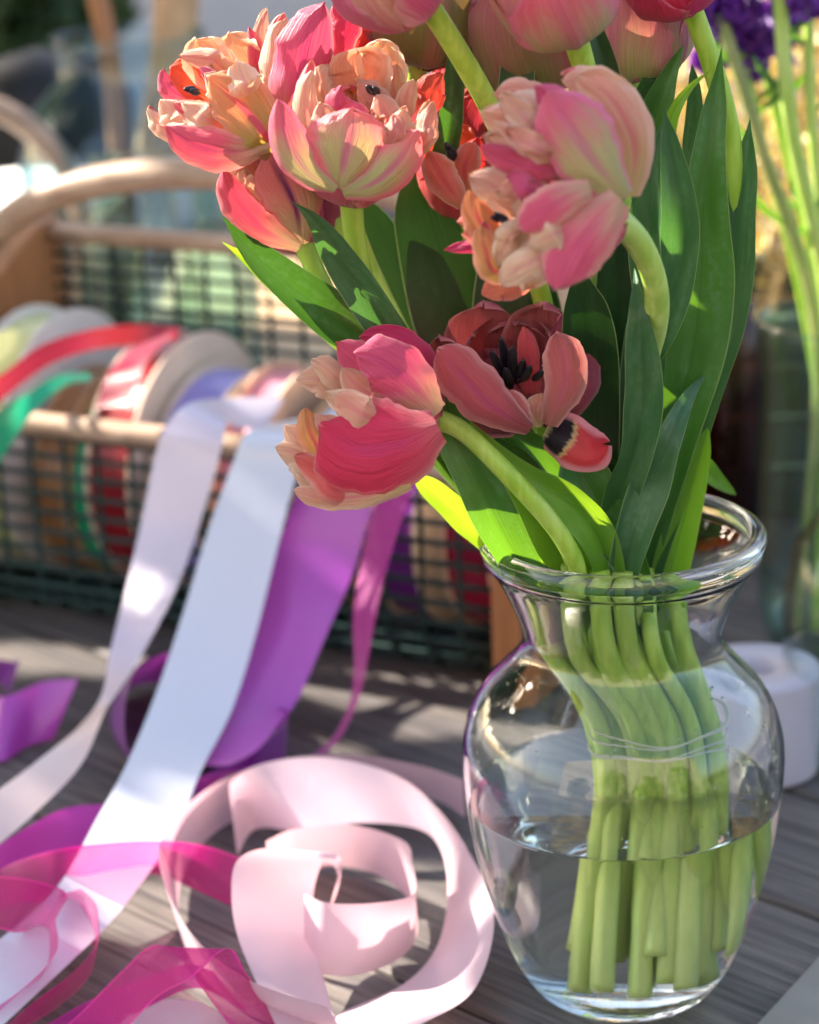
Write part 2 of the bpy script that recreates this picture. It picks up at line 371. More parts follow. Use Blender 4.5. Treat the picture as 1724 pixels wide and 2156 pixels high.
# ------------------------------------------------------------------ wood etc.
def wood_mat(name, a, b, sc=(2, 60, 60), rough=.55, island=False, gray=None):
    m = M(name); tc = m.obj(sc)
    g = m.noise(tc, 1, 6, .65, .6); g2 = m.noise(m.obj(tuple(x * .25 for x in sc)), 1, 3)
    c = m.mix(m.rng(g, .3, .7), a, b)
    c = m.mix(m.math('MULTIPLY', m.rng(g2, .4, .7), .4), c, gray or b)
    if island:
        ri = m.n('ShaderNodeNewGeometry').outputs['Random Per Island']
        c = m.mix(m.math('MULTIPLY', ri, .45), c, m.mix(1., c, (.62, .62, .66), 'MULTIPLY'))
    bs = m.bsdf(Base_Color=c, Roughness=rough, Specular_IOR_Level=.35); m.l(m.bump(g, .6, .0015), bs.inputs['Normal'])
    return m.done(bs.outputs[0])
TABLE = wood_mat('weathered_wood', (.045, .041, .042), (.20, .175, .16), (7, 260, 260), .6, True, (.085, .08, .09))
WOOD = wood_mat('brown_wood', (.26, .10, .035), (.46, .20, .08), (40, 40, 4), .45)
DOW = wood_mat('pale_wood', (.34, .22, .15), (.56, .40, .29), (6, 80, 80), .4)
WIRE = plain('green_wire', (.006, .032, .030), .4, .5)
KRAFT = plain('kraft_board', (.52, .33, .18), .8)
CREAM = plain('cream_board', (.78, .66, .52), .8, namt=.05)
GREYB = plain('grey_board', (.76, .73, .70), .8, namt=.05)
PEACHB = plain('peach_board', (.78, .52, .36), .8)

def glass(name, ior=1.5, col=(.985, .995, .985), rough=0.0):
    m = M(name); g = m.n('ShaderNodeBsdfGlass'); g.inputs['IOR'].default_value = ior; g.inputs[0].default_value = col + (1,); g.inputs['Roughness'].default_value = rough
    nz = m.noise(m.obj((1, 1, .35)), 26, 2)
    m.l(m.bump(nz, .12, .004), g.inputs['Normal'])
    return m.done(g.outputs[0])
GL = glass('clear_glass'); 
GWI = glass('glass_water_interface', 1.33 / 1.5, (.99, 1, .99)); GWT = glass('water_top', 1.333, (1, 1, 1))
def thin_glass(name, tint, edge):
    m = M(name); lw = m.n('ShaderNodeLayerWeight'); lw.inputs[0].default_value = .5
    nz = m.noise(m.obj((1, 1, .3)), 30, 2); bp = m.bump(nz, .25, .004); m.l(bp, lw.inputs['Normal'])
    col = m.mix(m.rng(lw.outputs['Facing'], .35, .95), tint, edge)
    t = m.n('ShaderNodeBsdfTransparent'); m.l(col, t.inputs[0])
    g = m.n('ShaderNodeBsdfGlossy'); g.inputs['Roughness'].default_value = .03; m.l(bp, g.inputs['Normal'])
    fc = m.math('MULTIPLY', m.math('POWER', lw.outputs['Facing'], 4.0), .75)
    mx = m.n('ShaderNodeMixShader'); m.l(m.math('ADD', fc, .04, True), mx.inputs[0]); m.l(t.outputs[0], mx.inputs[1]); m.l(g.outputs[0], mx.inputs[2])
    return m.done(mx.outputs[0])
GGRN = thin_glass('green_tinted_glass', (.90, .97, .93), (.66, .82, .74)); GBLU = thin_glass('blue_tinted_glass', (.86, .94, .97), (.42, .62, .66))
GTH = thin_glass('thin_clear_glass', (.96, .98, .96), (.70, .76, .72))
GAMB = thin_glass('amber_glass', (.62, .25, .10), (.20, .05, .02))

# ================================================================== SETTING
ground = MB(); ground.grid([[(-60, -60, -.76), (60, -60, -.76)], [(-60, 60, -.76), (60, 60, -.76)]])
ground.build('ground', plain('ground_soil', (.10, .09, .075), .9, nscale=3, namt=.4, bump=.5), kind='structure', smooth=False)

# table of diagonal planks
dv = np.array([.72, -.694, 0]); dv = nrm(dv); nv = np.array([-dv[1], dv[0], 0]); zz = np.array([0, 0, 1.])
gaps = [-1.32, -1.14, -.97, -.79, -.61, -.43, -.25, -.0704, .112, .227, .36, .50, .64, .78, .92, 1.06, 1.20, 1.34, 1.48]
tb = MB()
def plank(mb, n0, n1, s0, s1, z1, th=.03, bev=.0025):
    n0 += .0016; n1 -= .0016
    prof = [(n0, z1 - th), (n0, z1 - bev), (n0 + bev, z1), (n1 - bev, z1), (n1, z1 - bev), (n1, z1 - th)]
    a = [dv * s0 + nv * p[0] + zz * p[1] for p in prof]; b = [dv * s1 + nv * p[0] + zz * p[1] for p in prof]
    mb.poly(a[::-1]); mb.poly(b)
    for i in range(6): j = (i + 1) % 6; mb.poly([a[i], b[i], b[j], a[j]])
for i in range(len(gaps) - 1):
    plank(tb, gaps[i], gaps[i + 1], -1.5, 1.35, random.uniform(-.0006, 0))
tv = empty('table', (0, 0, -.76), 'weathered grey plank table top under vase, ribbons and basket', 'table')
top = tb.build('tabletop', TABLE, tv, smooth=False)
# mesh frame for plank grain: rotate object so local x runs along the planks
import mathutils
rot = mathutils.Matrix.Rotation(math.atan2(dv[1], dv[0]), 4, 'Z')
top.data.transform(rot.inverted()); top.rotation_euler = (0, 0, math.atan2(dv[1], dv[0]))
# weld each plank into one island
import bmesh
bm = bmesh.new(); bm.from_mesh(top.data); bmesh.ops.remove_doubles(bm, verts=bm.verts, dist=1e-5); bm.to_mesh(top.data); bm.free()
for x, y in ((-.95, -.55), (.75, -.8), (-.8, 1.45), (.9, 1.1)):
    l = MB(); l.box((x, y, -.395), (.04, .04, .364)); l.build('leg', TABLE, tv, smooth=False)

# siding wall behind
wl = MB()
for i in range(12):
    z0 = -.76 + i * .16
    wl.box((.3, 2.62 + .0, z0 + .08), (2.2, .012, .0785), np.array([[1, 0, 0], [0, 1, .06], [0, -.06, 1]]))
wl.box((.3, 2.68, .22), (2.2, .03, .97))
wo = wl.build('wall', plain('painted_siding', (.56, .58, .64), .7, nscale=8, namt=.06), smooth=False, origin=(.3, 2.66, -.76))
tag(wo, 'pale blue grey board siding wall at the back, out of focus', 'wall')

# ================================================================== VASE
prof_px = [(302, 1130), (300, 1142), (288, 1163), (262, 1205), (240, 1245), (222, 1285), (210, 1318), (208, 1338), (214, 1358), (232, 1382), (262, 1412), (291, 1442), (318, 1485), (333, 1530), (338, 1570), (336, 1620), (329, 1680), (316, 1750), (300, 1815), (278, 1885), (252, 1950), (222, 2010), (196, 2045), (180, 2058)]
VX = -.0027
op = []
for hw, y in prof_px:
    z = P(1311, y, 0)[2]; depth = (1.05) * math.cos(PITCH) + (CAM[2] - z) * math.sin(PITCH)
    op.append((hw * depth / FOC, max(z, .0008)))
op = cat(np.array([(a, b, 0) for a, b in op]), 90)[:, :2]
op[:, 0] += .0016 * np.exp(-((op[:, 1] - (op[0, 1] - .0085)) / .0022) ** 2)
ZW = .1035; TH = .0024
tn = nrm(np.gradient(op, axis=0)); inn = op + np.stack([tn[:, 1], -tn[:, 0]], 1) * TH   # tangent runs downward
if inn[40, 0] > op[40, 0]: inn = op - np.stack([tn[:, 1], -tn[:, 0]], 1) * TH
inn = inn[inn[:, 1] > .0085]
inn = inn[np.argsort(-inn[:, 1])]
zi = inn[:, 1]; ri = inn[:, 0]
def rin(z): return float(np.interp(z, zi[::-1], ri[::-1]))
rtop, ztop = op[0]
lip = [(rtop + .0005 - .0042 + .0042 * math.cos(a), ztop + .0042 * math.sin(a)) for a in np.linspace(0, math.pi, 12)]
vs = MB()
above = [(r_, z_) for r_, z_ in inn if z_ > ZW + .0005 and z_ < ztop - .003]
outer_prof = [(0.0001, .0045), (.018, .0042), (.029, .0022), (.0335, 0.0), (op[-1][0] - .002, .0)] + list(op[::-1])
full = outer_prof[:-1] + lip + above + [(rin(ZW), ZW)]
# a second bead under the lip
vs.lathe(full, (VX, 0, 0), 96)
vase = empty('glass_vase', (VX, 0, 0), 'clear glass vase with flared lip and round belly, half full of water, holding the tulips', 'vase')
vb = vs.build('body', GL, vase); vb['label'] = 'clear glass body with rolled lip'
wt = MB()
below = [(rin(ZW), ZW)] + [(r_, z_) for r_, z_ in inn if z_ < ZW - .0005]
wt.lathe(below + [(r_, .0085) for r_ in (below[-1][0] * .9, .02, .0001)], (VX, 0, 0), 96, mi=0)
wt.lathe([(.0001, ZW - .0012), (rin(ZW) - .004, ZW - .0012), (rin(ZW) - .0015, ZW - .0007), (rin(ZW), ZW)], (VX, 0, 0), 96, mi=1)
wto = wt.build('water', [GWI, GWT])
wto.location = (0, 0, 0); tag(wto, 'clear water filling the lower half of the vase', 'water')
def recalc(o, flip=False):
    bm = bmesh.new(); bm.from_mesh(o.data); bmesh.ops.remove_doubles(bm, verts=bm.verts, dist=1e-6); bmesh.ops.recalc_face_normals(bm, faces=bm.faces)
    if flip: bmesh.ops.reverse_faces(bm, faces=bm.faces)
    bm.to_mesh(o.data); bm.free()
def orient(o, test):
    """flip all faces if the face test says normals point the wrong way"""
    me = o.data; s = sum(test(p) for p in me.polygons)
    if s < 0: me.flip_normals()
recalc(vb); orient(vb, lambda p: (p.normal.x * p.center.x + p.normal.y * p.center.y) if .09 < p.center.z < .105 and math.hypot(p.center.x, p.center.y) > .07 else 0)
recalc(wto); orient(wto, lambda p: 1 if (p.material_index == 1 and p.normal.z > 0) else (-1 if p.material_index == 1 else 0))

# ================================================================== FLOWERS
NECKZ, WZ = .183, .1
def neck_pt(i, n, px=None):
    t = ((i * 5) % 16) / 15 if px is None else min(1, max(0, (px - 1115) / 305))
    x = lerp(-.040, .026, t); y = .024 * math.sin(i * 2.4 + .7)
    r = math.hypot(x + .004, y); m_ = .035
    if r > m_: y *= .4
    return np.array([VX + x, y, NECKZ])
def foot_pt(nk, i):
    t = (nk[0] - VX + .040) / .066
    z = .012 + .026 * ((i * 5) % 7) / 7; x = lerp(-.016, .050, t) ; y = -nk[1] * .55 + .010 * math.sin(i * 1.7)
    mx = rin(z) - .0075; r = math.hypot(x, y)
    if r > mx:
        if abs(x) > mx - .003: z += .016; mx = rin(z) - .0075
        r = math.hypot(x, y); x, y = (x * mx / r, y * mx / r) if r > mx else (x, y)
    return np.array([VX + x, y, z])

def petal(parent, mat, B, A, X, Yv, th, Rr, H, W, prof_r, prof_z, seed, cup=.9, ruffle=.05, tipc=0., nu=17, nvv=22, tip=1.0, name='petal', notch=0.06, dz=0., point=.0, skew=0.):
    rs = Noise1(seed); rs2 = Noise1(seed + 500)
    v = np.sin(np.linspace(0, 1, nvv) * math.pi / 2) ** 1.15; u = np.linspace(-1, 1, nu)
    cr = cat(np.array([(a, b, 0) for a, b in zip(prof_r, prof_z)]), 60)[:, :2]
    t = np.linspace(0, 1, 60); r = np.interp(v, t, cr[:, 0]) * Rr; z = np.interp(v, t, cr[:, 1]) * H
    c2 = np.stack([r, z], 1); tg = nrm(np.gradient(c2, axis=0)); nr = np.stack([tg[:, 1], -tg[:, 0]], 1)   # outward normal in (r,z)
    # half width along v
    vm = .56
    up_ = np.sqrt(np.clip(1 - (np.clip(v - vm, 0, 1) / (1 - vm)) ** (2.3 - .6 * point), 0, 1)) ** (1 + .35 * point)
    lo_ = .34 + .66 * np.sin(np.clip(v / vm, 0, 1) * math.pi / 2) ** 1.2
    wv = np.where(v < vm, lo_, up_); wv[-1] = .02; wv = wv * W
    er, ez = X * math.cos(th) + Yv * math.sin(th), A
    et = -X * math.sin(th) + Yv * math.cos(th)
    rho = Rr * cup
    pts = np.zeros((nvv, nu, 3)); 
    for i in range(nvv):
        wl_ = wv[i] * (1 + notch * rs(v[i] * 14 + 3) + 0)
        wr_ = wv[i] * (1 + notch * rs2(v[i] * 14 + 9))
        x = np.where(u < 0, u * wl_, u * wr_)
        ang = x / max(rho, 1e-4); ang = np.clip(ang, -1.9, 1.9)
        xt = rho * np.sin(ang); inw = rho * (1 - np.cos(ang)) * min(1, .35 + v[i] * 1.2)
        # tips droop back at the sides so the top edge is rounded, not square
        lon = -np.abs(u) ** 2.2 * W * .16 * v[i] ** 2
        d = ruffle * Rr * np.abs(u) ** 1.6 * (rs(v[i] * 6 + u * 1.3 + 20)) * 1.6 + ruffle * Rr * .7 * rs2(u * 2.5 + v[i] * 3 + 40) * v[i]
        d += ruffle * Rr * 1.1 * rs(u * 6 + 70) * np.clip((v[i] - .72) / .28, 0, 1)
        d -= .05 * Rr * np.exp(-(u / .10) ** 2) * np.sin(np.pi * v[i]) * -1
        d += tipc * Rr * np.clip((v[i] - .65) / .35, 0, 1) ** 2
        off = (-inw + d)
        rr = c2[i, 0] + nr[i, 0] * off + tg[i, 0] * lon
        zz_ = c2[i, 1] + nr[i, 1] * off + tg[i, 1] * lon
        pts[i] = B + A * (zz_[:, None] + dz) + er * rr[:, None] + et * (xt + skew * W * v[i] ** 2)[:, None]
    mb = MB(); mb.grid(pts)
    return mb.build(name, mat, parent)

def fp(root, B, pts, w, Y, mat, bulge=.5, inside=False, seed=0, ruf=.14, tipc=.0, point=.05, fwd=.005, ext=True, wb=.45):
    """one petal laid along a 3-D spine from the receptacle B; pts base to tip, w half width (px at that distance)"""
    sc = (math.cos(PITCH) * (Y + 1.05) + math.sin(PITCH) * (CAM[2] - P(*pts[0], Y)[2])) / FOC; w = w * sc * 1.17
    n = len(pts); sp = []
    for k, (x, y) in enumerate(pts):
        t = (k + 1) / n; sp.append(P(x, y, Y - fwd * math.sin(math.pi * min(1, t * .8 + .1)) ))
    if ext: sp = [B] + sp
    sp = cat(np.array(sp), 60)
    if ext:   # start a little way out so the width is used where the petal shows
        d0 = np.linalg.norm(sp - P(*pts[0], Y), axis=1).argmin(); st = max(0, int(d0 * .45)) if np.linalg.norm(sp[0] - sp[d0]) < .03 else int(d0 * .75)
        sp = cat(sp[st:][::3], 60)
    nvv, nu = 28, 21; v = np.sin(np.linspace(0, 1, nvv) * math.pi / 2) ** 1.1; u = np.linspace(-1, 1, nu)
    ix = v * 59; i0 = np.clip(ix.astype(int), 0, 58); f = (ix - i0)[:, None]; p = sp[i0] * (1 - f) + sp[i0 + 1] * f
    tg = nrm(np.gradient(sp, axis=0)); tg = tg[i0]; view = nrm(CAM - p); side = nrm(np.cross(tg, view)); nn = nrm(np.cross(side, tg))
    vm = .58; up_ = np.sqrt(np.clip(1 - (np.clip(v - vm, 0, 1) / (1 - vm)) ** (2.7 - .9 * point), 0, 1)) ** (1 + .5 * point)
    lo_ = wb + (1 - wb) * np.sin(np.clip(v / vm, 0, 1) * math.pi / 2) ** 1.1
    wv = np.where(v < vm, lo_, up_) * w; wv[-1] = w * .02
    a1, a2 = Noise1(seed * 7 + 1), Noise1(seed * 7 + 2); g = np.zeros((nvv, nu, 3))
    for i in range(nvv):
        ww = wv[i] * np.where(u < 0, 1 + .07 * a1(v[i] * 9) + .05 * a1(v[i] * 26), 1 + .07 * a2(v[i] * 9) + .05 * a2(v[i] * 26 + 5))
        k = -bulge * w * np.abs(u) ** 2.1 * (.35 + .65 * math.sin(math.pi * min(1, v[i] * .9 + .05)))
        k = k + ruf * w * (a1(v[i] * 4 + u * 1.6 + 30) * (.3 + np.abs(u)) + .8 * a2(v[i] * 9 + u * 3 + 50) * np.abs(u) ** 1.5 + .5 * a2(u * 5 + 80) * max(0, (v[i] - .75) / .25))
        k = k + tipc * w * max(0, (v[i] - .6) / .4) ** 2 - .05 * w * np.exp(-(u / .12) ** 2) * math.sin(math.pi * v[i])
        ln = -.10 * w * np.abs(u) ** 2.2 * v[i] ** 2 + .10 * w * a1(u * 7 + 120) * v[i] ** 3
        g[i] = p[i] + side[i] * (u * ww * (1 - .10 * bulge * u * u))[:, None] + nn[i] * k[:, None] + tg[i] * ln[:, None]
    if inside: g = g[:, ::-1]
    mb = MB(); mb.grid(g); return mb.build('petal', MP[mat], root)
def arrange(root, base, Y0, dpt, conv, plist, sd=0):
    """plist back to front: (pts, w, mat, options)"""
    B = P(*base); fl = []; rj = random.Random(sd)
    for it in plist:
        op = it[3] if len(it) > 3 else {}
        if it[2] in ('cream', 'peach', 'apricot') and op.get('ext', True) and 'inside' not in op and it[1] < 80:
            jx, jy = rj.uniform(-26, 26), rj.uniform(-26, 26)
            fl.append(([(x + jx * (j_ / 2), y + jy * (j_ / 2)) for j_, (x, y) in enumerate(it[0])], it[1] * rj.uniform(.6, .85), rj.choice(['cream', 'peach', 'pinkpale']), dict(ruf=rj.uniform(.22, .4), tipc=rj.uniform(-.2, .3))))
        fl.append(it)
    plist = fl; n = len(plist)
    for k, it in enumerate(plist):
        pts, w, mat = it[:3]; op = dict(it[3]) if len(it) > 3 else {}
        Y = Y0 + dpt * (1 - k / max(1, n - 1)) + op.pop('dy', 0)
        pp = [conv(*q_) for q_ in pts]
        fp(root, B, pp, w * conv.s, Y, mat, seed=sd + k, **op)
class Conv:
    def __init__(s, ox, oy, sc): s.ox, s.oy, s.s = ox, oy, sc
    def __call__(s, x, y): return (s.ox + x * s.s, s.oy + y * s.s)
CA = Conv(265.8, 0, .4625); CO = Conv(531.6, 575.9, .4625); CI = Conv(797.4, 0, .5376)

flower_n = [0]
def bloom(root, B, T, Rr, op_=.3, outer='pink', inner='peach', core='cream', seed=1, full=1.0, spin=0., outer_n=3, Wo=1.05, stamens=0, drop=(), inner_h=1.0, ruf=.06, outer_list=None):
    B = np.array(B); T = np.array(T); A = T - B; H = np.linalg.norm(A); A = A / H
    ref = np.array([0, 0, 1.]) if abs(A[2]) < .85 else np.array([0, 1., 0])
    X = nrm(np.cross(ref, A)); Yv = np.cross(A, X)
    rg = random.Random(seed)
    def pr(o, sc=1.0): 
        c = [.12, .78, 1.02, .90, .50]; p = [.12, .74, 1.02, 1.10, 1.02]
        return [lerp(a, b, o) * sc for a, b in zip(c, p)]
    zc = [0, .10, .40, .74, 1.0]
    for k in range(outer_n):
        if k in drop: continue
        th = spin + k * 2 * math.pi / outer_n + rg.uniform(-.12, .12)
        mt = outer_list[k] if outer_list else outer
        petal(root, MP[mt], B, A, X, Yv, th, Rr, H * rg.uniform(.93, 1.03), Rr * Wo * rg.uniform(.95, 1.1), pr(op_ + rg.uniform(-.05, .12)), zc, seed * 31 + k, .95, ruf * .7, tipc=rg.uniform(-.05, .15), nu=21, nvv=26, point=rg.uniform(.1, .5))
    for k in range(3):
        th = spin + math.pi / 3 + k * 2 * math.pi / 3 + rg.uniform(-.15, .15)
        petal(root, MP[outer if rg.random() < .5 else inner], B, A, X, Yv, th, Rr * .93, H * rg.uniform(.9, 1.0), Rr * Wo * .92, pr(op_ * .8 + rg.uniform(-.1, .1)), zc, seed * 31 + 10 + k, .9, ruf, tipc=rg.uniform(-.08, .1), point=rg.uniform(0, .5))
    layers = [(6, .82, .95, .56), (6, .64, .93, .50), (5, .44, .88, .42)]
    for li, (cnt, rs_, hs, ws) in enumerate(layers):
        if full <= li / 3: break
        for k in range(cnt):
            th = spin + rg.uniform(-.25, .25) + k * 2 * math.pi / cnt + li * .7
            mt = inner if rg.random() < (.6 - li * .18) else core
            if rg.random() < .12: mt = outer
            petal(root, MP[mt], B, A, X, Yv, th, Rr * rs_, H * hs * inner_h * rg.uniform(.86, 1.08), Rr * ws * rg.uniform(.9, 1.15), pr(min(1.25, op_ + .1 + rg.uniform(-.45, .35))), zc, seed * 31 + 40 + li * 10 + k, .62, ruf * 2.3, tipc=rg.uniform(-.45, .25), nu=15, nvv=18, notch=.10, skew=rg.uniform(-.2, .2))
    if stamens:
        for k in range(stamens):
            th = k * 2 * math.pi / stamens + rg.uniform(-.3, .3); er = X * math.cos(th) + Yv * math.sin(th)
            mb = MB(); p0 = B + A * H * .1 + er * Rr * .12; p1 = B + A * H * .32 + er * Rr * .26
            p2 = p1 + (A * rg.uniform(.7, 1) + er * rg.uniform(.1, .5)) * Rr * .42
            mb.tube(cat([p0, (p0 + p1) / 2, p1, (p1 + p2) / 2, p2], 14), np.array([.0009] * 5 + [.0012, .0021, .0024, .0023, .0025, .0024, .0022, .0019, .0008]), 10, flat=.7)
            mb.build('stamen', MBLK, root)
        mb = MB(); mb.tube(cat([B + A * H * .05, B + A * H * .2, B + A * H * .42], 10), np.array([.003, .0034, .0034, .0034, .0033, .0032, .0032, .0038, .004, .002]), 12); mb.build('pistil', MPIS, root)
    return A, H

def stem(root, B, A, mids, i, r0=.0044, mat=None, down=True):
    lm = mids[-1]; pxl = 862 + FOC * (lm[0] - CAM[0]) / ((lm[1] - CAM[1]) * math.cos(PITCH) + (CAM[2] - lm[2]) * math.sin(PITCH))
    nk = neck_pt(i, 14, pxl)
    pts = [B + A * .002, B - A * .010] + [np.array(m_) for m_ in mids] + [nk]
    if down:
        ft = foot_pt(nk, i); tq = (nk[0] - VX + .040) / .066; md = np.array([VX + lerp(-.010, .044, tq), nk[1] * .55, .130 + .004 * math.sin(i)]); pts += [md, ft]
    c = cat(pts, 90); t = np.linspace(0, 1, 90)
    for _ in range(26): c[1:-1] = .5 * c[1:-1] + .25 * (c[:-2] + c[2:])
    rad = r0 * (1 + .12 * np.exp(-t * 30) + .02 * t + .03 * np.sin(t * 37 + i))
    mb = MB(); mb.tube(c, rad, 16); return mb.build('stem', mat or MS, root)

TG = 'cut double tulips standing in the glass vase'
def tulip(label, idx, base, tipp, Rr, mids=(), r0=.0044, stm=None, **kw):
    B = P(*base); T = P(*tipp)
    root = empty('tulip', tuple(neck_pt(idx, 14)), label, 'tulip', TG)
    hand = kw.pop('hand', 0)
    if hand:
        A = nrm(T - B); H = np.linalg.norm(T - B)
        bloom(root, B + np.array([0, .012, 0]), B + np.array([0, .012, 0]) + A * H * .72, Rr * .62, **dict(kw, full=.34))
    else: A, H = bloom(root, B, T, Rr, **kw)
    stem(root, B, A, [P(*m_) for m_ in mids], idx, r0, stm)
    return root

def leaf(root, pts, wid, mat='mid', fold=.25, twist=0., wave=.0, seed=0, curl=0., name='leaf', nv=46, nu=13):
    """pts: tip first, rows (px, py, Y); wid: half widths in m at those points; twist (deg) list"""
    tw = twist if hasattr(twist, '__len__') else [twist] * len(pts)
    if pts[-1][1] >= 1170 and len(pts[-1]) == 3:
        lx, ly, lY = pts[-1]; tt_ = min(1, max(0, (lx - 1115) / 305))
        pts = list(pts) + [('w', VX + lerp(-.036, .022, tt_), max(-.02, min(.02, lY)), .186)]; wid = list(wid) + [wid[-1] * .7]; tw = list(tw) + [tw[-1]]
    P3 = np.array([P(*p) if len(p) == 3 else np.array(p[1:]) for p in pts])
    rows = np.hstack([P3, np.array(wid)[:, None], np.array(tw, float)[:, None]])
    c = cat(rows, nv); p, ww, tt = c[:, :3], np.maximum(c[:, 3], .0003), np.radians(c[:, 4])
    tg = nrm(np.gradient(p, axis=0)); view = nrm(CAM - p)
    side = nrm(np.cross(tg, view)); nn = nrm(np.cross(side, tg))
    s2 = side * np.cos(tt)[:, None] + nn * np.sin(tt)[:, None]; n2 = nrm(np.cross(s2, tg))
    u = np.linspace(-1, 1, nu); ns = Noise1(seed + 900); ns2 = Noise1(seed + 1900); t = np.linspace(0, 1, nv)
    g = np.zeros((nv, nu, 3))
    tipr = np.sqrt(np.clip(t / .10, 0, 1)); 
    for i in range(nv):
        w_ = ww[i] * (1 + .06 * ns(t[i] * 7)) * (tipr[i] if tipr[i] < 1 else 1)
        k = fold * 1.25 * (np.abs(u) ** 1.2) * w_ + wave * w_ * np.abs(u) ** 2 * np.where(u < 0, ns(t[i] * 9), ns2(t[i] * 9)) * 2
        g[i] = p[i] + s2[i] * (u * w_ * (1 - .12 * abs(fold) * np.abs(u)))[:, None] + n2[i] * k[:, None]
    mb = MB(); mb.grid(g); return mb.build(name, ML[mat], root)

NK = lambda px, py=1300, Y=0.: (px, py, Y)
# --- A: far left bloom
tA = tulip('large peach and pink tulip at far left of the bunch, sunlit and opening left', 0, (585, 290, .012), (375, 180, -.028), .031,
      [(680, 420, .02), (800, 650, .02), (1000, 950, .015), (1120, 1170, .0)], op_=.62, outer='pink', inner='peach', core='cream', seed=11, hand=1, spin=.5, stamens=3, Wo=1.08, outer_n=3)
# --- B: behind it, upright big pink
tB = tulip('tall rose pink tulip standing behind the two left blooms, cut by the top edge', 1, (712, 262, .028), (662, 30, .006), .033,
      [(740, 480, .05), (900, 800, .04), (1130, 1150, .02)], op_=.75, outer='pink', inner='peach', core='peach', seed=22, hand=1, outer_list=['hot','pink','hot'], spin=.3, Wo=1.1)
# --- C: centre left, front
tC = tulip('full rounded tulip with cream ruffled centre and pink green cup, left of centre', 2, (738, 405, -.018), (752, 185, -.058), .0335,
      [(742, 480, -.015), (790, 680, -.01), (960, 950, -.01), (1130, 1180, -.005)], op_=.5, outer='cup', inner='peach', core='cream', seed=35, hand=1, spin=1.57, stamens=4, Wo=1.12, r0=.0048, outer_list=['cup', 'pink', 'pink'])
# --- D: bud low left
tD = tulip('smaller closed pink tulip with purple streak, below the two left blooms', 3, (640, 515, .012), (508, 318, -.012), .0265,
      [(660, 560, .012), (760, 760, .01), (980, 1030, .01), (1150, 1200, .005)], op_=.12, outer='pink', inner='peach', core='cream', seed=41, hand=1, spin=2.2, Wo=1.1, full=.99)
# --- E: top, stem arching over
tE = tulip('pink tulip hanging over at the top edge, its thick stem arching down to the right', 4, (888, -14, -.06), (735, -130, -.085), .025,
      [(945, 90, -.052), (1030, 210, -.035), (1085, 400, .01), (1180, 800, .05), (1240, 1150, .02)], op_=.35, outer='pink', inner='peach', seed=52, r0=.0046, full=.6, outer_list=['pinkpale', 'cuppink', 'pinkpale'])
# --- F: olive underside
tF = tulip('brownish olive tulip seen from below at the top edge, behind the arching stem', 5, (878, 130, .055), (900, -90, .05), .031,
      [(884, 300, .085), (960, 700, .085), (1180, 1150, .03)], op_=.3, outer='bud', inner='bud', core='red', seed=63, full=.3, Wo=1.15, spin=.8)
# --- G
tG = tulip('dusky green pink tulip cup at the top edge, left of the hanging pink one', 6, (1150, 170, .055), (1080, -90, .035), .0315,
      [(1180, 300, .05), (1230, 700, .03), (1260, 1150, .02)], op_=.25, outer='bud2', inner='bud2', core='peach', seed=74, full=.3, Wo=1.15)
# --- H
tH = tulip('pink green tulip cup cut by the top edge above the big front bloom', 7, (1203, 52, -.05), (1125, -125, -.075), .0255,
      [(1232, 150, -.045), (1275, 330, .01), (1310, 700, .05), (1310, 1150, .02)], op_=.35, outer='cup', inner='pink', core='peach', seed=85, full=.5, spin=1.2, r0=.0048, outer_list=['pinkpale', 'cup', 'cuppink'])
# --- J
tJ = tulip('green and yellow tulip with a pink side petal at the top right of the bunch', 8, (1325, 148, .045), (1330, -80, .03), .030,
      [(1330, 320, .045), (1350, 700, .03), (1340, 1150, .02)], op_=.3, outer='cup', inner='cup', core='peach', seed=96, full=.5, spin=.2, outer_list=['cup', 'pink', 'cup'])
# --- K
tK = tulip('dark pink tulip just showing at the top edge on a long curved stem', 9, (1440, -22, .0), (1392, -115, -.02), .023,
      [(1490, 110, .005), (1540, 270, .01), (1545, 440, .015), (1500, 750, .02), (1420, 1100, .015)], op_=.25, outer='hot', inner='pink', seed=107, full=.3, r0=.0046)
# --- L, M: red ones behind
tL = tulip('coral red tulip with dark eye, half hidden behind the big front bloom', 10, (985, 440, .045), (935, 262, .022), .030,
      [(1000, 560, .08), (1100, 800, .07), (1220, 1150, .02)], op_=.5, outer='red', inner='red', core='pink', seed=118, hand=1, full=.3, stamens=5)
tM = tulip('small orange red tulip deep behind the arching stem', 11, (1010, 255, .10), (1035, 128, .08), .026,
      [(1020, 400, .09), (1120, 800, .05), (1240, 1150, .02)], op_=.6, outer='red', inner='red', core='red', seed=129, full=.5, stamens=4)
# --- I1 / I2 : the big front bloom pair
tI = tulip('large soft pink tulip nearest the camera, upper one of the right pair', 12, (1300, 402, -.100), (1118, 250, -.130), .0305,
      [(1290, 440, -.06), (1240, 520, .0), (1240, 700, .06), (1270, 1000, .05), (1290, 1180, .0)], op_=.38, outer='pink', inner='peach', core='cream', seed=143, hand=1, spin=-1.3, Wo=1.1, outer_list=['pink', 'cup', 'pink'])
tI2 = tulip('open peach tulip on a curling stem, lower one of the right pair', 13, (1285, 450, -.105), (1070, 515, -.138), .0315,
      [(1325, 470, -.10), (1372, 540, -.095), (1392, 620, -.085), (1380, 690, -.07), (1352, 790, -.03), (1330, 1000, .0), (1310, 1180, -.01)], op_=.7, outer='pink', inner='peach', core='cream', seed=151, hand=1, spin=.9, stamens=3, r0=.0052, stm=MS2, ruf=.075)
